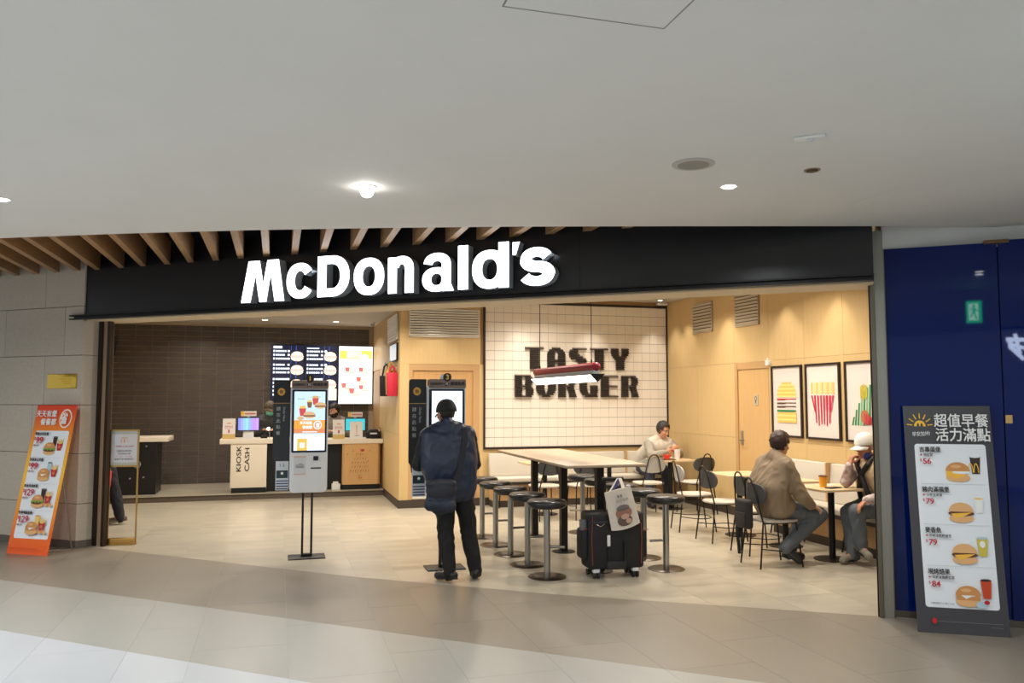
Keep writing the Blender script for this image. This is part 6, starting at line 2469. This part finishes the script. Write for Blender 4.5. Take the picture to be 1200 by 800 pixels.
# 3. old man in a white cap on the bench
SHIRT = mat('pale_pattern_shirt', (206, 196, 190), 0.75, rgb2=(150, 112, 104), var=0.5, scale=24)
VEST = mat('cream_vest', (206, 178, 140), 0.7, var=0.08, scale=10)
hb = head_basis(math.radians(188), math.radians(-10))
Jo = J_(head=(5.755, 6.99, 1.165), hb=hb, hs=0.98, neck=(5.835, 7.0, 1.03), sh_l=(5.86, 6.82, 0.965), sh_r=(5.83, 7.17, 0.965), mid=(5.91, 7.0, 0.76),
        hip_l=(5.94, 6.90, 0.565), hip_r=(5.94, 7.10, 0.565), el_l=(5.79, 6.73, 0.70), el_r=(5.63, 7.13, 0.80), wr_l=(5.59, 6.80, 0.645), wr_r=(5.625, 7.06, 0.975),
        kn_l=(5.54, 6.87, 0.53), kn_r=(5.64, 7.12, 0.50), an_l=(5.575, 6.86, 0.19), an_r=(5.60, 7.02, 0.085), toe_l=(5.565, 6.735, 0.115), toe_r=(5.455, 6.99, 0.04))
old = person('person in white cap and cream vest on the bench, hand at the chin', Jo, SKIN2, VEST, JEANS, mat('pale_sneaker', (150, 142, 126), 0.6, var=0.4, scale=30),
             {'l': ((-0.75, 0.05, -0.6), (-0.5, 0, -0.9), (0, 1, 0), 0.45), 'r': ((0.35, -0.05, 0.9), (0.9, 0, -0.3), (0.2, -1, 0.1), 1.0)}, sleeve_m=SHIRT, top_g=0.02, noisy=0.006, cuff=0.93)
hair_cap(old, Jo['head'], *hb, HAIR_G, 0.98, low=-0.07, amp=0.002, vol=0.95, side=0.0, high=0.05)
cap(old, Jo['head'], *hb, mat('cap_white', (234, 230, 222), 0.7), 1.0, 0.105)
b = MB()
for q in (('wr_l', 'el_l'), ('wr_r', 'el_r')):
    a, c = Jo[q[0]], Jo[q[1]]
    d = (c - a).normalized()
    b.cyl(a + d * 0.012, a + d * 0.035, 0.036, n=16)
b.build('watch', mat('watch_black', (40, 40, 40), 0.4), old, smooth=True)
b = MB()
hc = Jo['head']
f, u, r = hb
b.ell(hc + f * 0.035 - u * 0.085 - r * 0.050, (0.016, 0.050, 0.034), 16, 10, Matrix((r, (f - u * 0.5).normalized(), (u + f * 0.5).normalized())).transposed())
b.tube([hc + f * 0.0 - u * 0.065 - r * 0.062, hc - f * 0.005 - u * 0.01 - r * 0.078], 0.002, 5)
b.build('face_mask', mat('mask_blue', (38, 58, 140), 0.7), old, smooth=True)
b = MB()
for sy in (-1, 1):
    b.tube([(5.83, 7.0 + sy * 0.075, 1.08), (5.725, 7.0 + sy * 0.085, 0.99), (5.71, 7.0 - sy * 0.01, 0.86), (5.73, 7.0 - sy * 0.06, 0.72), (5.755, 7.0 - sy * 0.07, 0.64)], 0.026, 8)
b.build('scarf', BLACK, old, smooth=True)

# 4. person in the pale sweater eating at the far bench
SWEAT = mat('pale_sweater', (206, 198, 184), 0.8, var=0.08, scale=20)
hb = head_basis(math.radians(-66), math.radians(-22))
Jg = J_(head=(5.84, 11.66, 1.155), hb=hb, hs=1.0, neck=(5.80, 11.74, 1.02), sh_l=(5.99, 11.74, 0.945), sh_r=(5.61, 11.70, 0.945), mid=(5.76, 11.92, 0.75),
        hip_l=(5.83, 12.04, 0.56), hip_r=(5.62, 12.04, 0.56), el_l=(6.05, 11.50, 0.785), el_r=(5.53, 11.45, 0.785), wr_l=(5.90, 11.29, 0.86), wr_r=(5.70, 11.30, 0.84),
        kn_l=(5.86, 11.60, 0.53), kn_r=(5.56, 11.58, 0.53), an_l=(5.88, 11.60, 0.085), an_r=(5.47, 11.38, 0.085), toe_l=(5.88, 11.46, 0.04), toe_r=(5.45, 11.24, 0.04))
gm = person('person in a pale grey sweater eating at the far corner table', Jg, SKIN, SWEAT, mat('dark_jeans', (46, 54, 70), 0.8, var=0.2, scale=12), SHOE_BLK,
            {'l': ((-0.5, -0.5, 0.35), (-0.6, 0.3, 0.4), (0, 0, 1), 0.7), 'r': ((0.8, -0.3, 0.15), (0.4, 0.5, 0.2), (0, 0, 1), 0.7)}, sleeve_m=mat('grey_sleeve', (160, 154, 142), 0.8, var=0.15, scale=20), top_g=0.022, noisy=0.008)
hair_cap(gm, Jg['head'], *hb, mat('salt_hair', (54, 48, 44), 0.6, var=0.5, scale=80), 1.0, front=0.055, line=0.062, low=-0.06, amp=0.007, vol=1.03, side=0.02)
t = thing('burger', 'small wrapped burger held by the person in the pale sweater', 'food', (5.80, 11.23, 0.875))
b = MB()
b.ell((0, 0, 0), (0.045, 0.035, 0.028), 14, 10)
b.build('bun', mat('bun_brown', (168, 92, 50), 0.6), t, smooth=True)

# 5. staff member with mask behind the KIOSK CASH counter
UNI = mat('uniform_grey', (58, 58, 62), 0.7, var=0.15, scale=12)
hb = head_basis(math.radians(-80), math.radians(-12))


def staff(x, y, hz, hb, label, uni, mask, lean=0.0, skin=SKIN):
    dz = hz - 1.46
    J = J_(head=(x, y, hz), hb=hb, hs=0.97, neck=(x + 0.01, y + 0.05, hz - 0.13), sh_l=(x + 0.18, y + 0.06, hz - 0.20), sh_r=(x - 0.17, y + 0.06, hz - 0.20), mid=(x + 0.01 + lean * 0.5, y + 0.09, hz - 0.44),
           hip_l=(x + 0.10 + lean, y + 0.10, hz - 0.62), hip_r=(x - 0.08 + lean, y + 0.10, hz - 0.62), el_l=(x + 0.23, y - 0.02, hz - 0.44), el_r=(x - 0.22, y - 0.02, hz - 0.44), wr_l=(x + 0.12, y - 0.16, hz - 0.36), wr_r=(x - 0.10, y - 0.16, hz - 0.36),
           kn_l=(x + 0.11 + lean, y + 0.08, (hz - 0.62) * 0.5 + 0.08), kn_r=(x - 0.09 + lean, y + 0.08, (hz - 0.62) * 0.5 + 0.08), an_l=(x + 0.11 + lean, y + 0.12, 0.185), an_r=(x - 0.09 + lean, y + 0.12, 0.185), toe_l=(x + 0.12 + lean, y - 0.02, 0.14), toe_r=(x - 0.10 + lean, y - 0.02, 0.14))
    p = person(label, J, skin, uni, TROUS_BLK, SHOE_BLK, {'l': ((-0.5, -0.8, 0.15), (0, 0, -1), (-1, 0, 0), 0.35), 'r': ((0.5, -0.8, 0.15), (0, 0, -1), (1, 0, 0), 0.35)}, vox=0.008, collar=0.02)
    f, u, r = hb
    if mask is not None:
        b = MB()
        M = Matrix((r, f, u)).transposed()
        b.ell(J['head'] + f * 0.030 - u * 0.062, (0.072, 0.076, 0.055), 20, 12, M)
        b.build('face_mask', mask, p, smooth=True)
    return p, J


p, J = staff(-0.125, 15.02, 1.47, hb, 'person in a dark cap and green face mask behind the violet register', UNI, mat('mask_green', (96, 178, 152), 0.7))
hair_cap(p, J['head'], *hb, HAIR, 0.97, low=-0.07, amp=0.002, vol=0.95, high=0.05)
cap(p, J['head'], *hb, mat('cap_mottled', (112, 100, 84), 0.7, rgb2=(52, 46, 42), var=0.5, scale=40), 1.0, 0.06)
b = MB()
f, u, r = hb
for sx in (-1, 1):
    pts = [J['head'] + (r * (sx * 0.032 + 0.022 * math.cos(a * PI / 6)) + f * 0.098 + u * (0.012 + 0.018 * math.sin(a * PI / 6))) for a in range(13)]
    b.tube(pts, 0.0022, 5)
    b.tube([J['head'] + r * sx * 0.054 + f * 0.096 + u * 0.014, J['head'] + r * sx * 0.079 + f * 0.0 + u * 0.012], 0.002, 5)
b.build('glasses', mat('glasses_frame', (190, 186, 176), 0.3), p, smooth=True)
hb = head_basis(math.radians(-150), math.radians(-20))
p, J = staff(1.00, 15.05, 1.43, hb, 'person in a grey uniform leaning behind kiosk number 1', mat('uniform_pale', (146, 140, 132), 0.7, var=0.1, scale=12), BLACK, 0.04)
hair_cap(p, J['head'], *hb, HAIR, 0.97, low=-0.08, amp=0.004, vol=1.03, side=0.015)

# 6. person half hidden by the left jamb, bent over the black counter
hb = head_basis(math.radians(170), math.radians(-35))
Jl = J_(head=(-2.62, 11.96, 1.33), hb=hb, hs=0.95, neck=(-2.52, 11.95, 1.24), sh_l=(-2.48, 11.78, 1.17), sh_r=(-2.48, 12.12, 1.17), mid=(-2.36, 11.94, 1.0),
        hip_l=(-2.17, 11.85, 0.84), hip_r=(-2.19, 12.03, 0.84), el_l=(-2.42, 11.74, 0.90), el_r=(-2.70, 12.12, 0.96), wr_l=(-2.36, 11.72, 0.70), wr_r=(-2.90, 12.08, 1.0),
        kn_l=(-2.05, 11.85, 0.46), kn_r=(-2.42, 12.03, 0.46), an_l=(-1.965, 11.84, 0.09), an_r=(-2.45, 12.05, 0.085), toe_l=(-2.13, 11.82, 0.04), toe_r=(-2.6, 12.02, 0.04))
lp = person('person in dark trousers half hidden by the left jamb behind the notice stand', Jl, SKIN, mat('white_top', (196, 190, 182), 0.7, var=0.1), mat('navy_trousers', (30, 32, 42), 0.8, var=0.2, scale=12), mat('grey_sneaker', (96, 86, 78), 0.6, var=0.3, scale=30),
            {'l': ((0, 0, -1), (0, 1, 0), (-1, 0, 0), 0.8), 'r': ((-0.9, 0, 0.1), (0, 0, -1), (0, -1, 0), 0.4)}, vox=0.008, sole_m=mat('pale_sole', (150, 138, 120), 0.6))
hair_cap(lp, Jl['head'], *hb, HAIR, 0.95, low=-0.09, amp=0.004)
t = thing('shopping_bag', 'small red bag held by the person behind the left jamb', 'bag', (-2.16, 11.70, 0.62))
b = MB()
b.prism_y([(-0.09, -0.12), (0.09, -0.12), (0.10, 0.09), (-0.10, 0.09)], -0.04, 0.04)
b.build('body', mat('bag_red', (198, 36, 62), 0.6), t, smooth=True, bevel=0.01)
b = MB()
b.tube([(-0.06, 0, 0.08), (-0.12, 0.0, 0.16), (-0.19, 0.01, 0.06), (-0.15, 0, 0.0)], 0.006)
b.build('handle', BLACK, t)
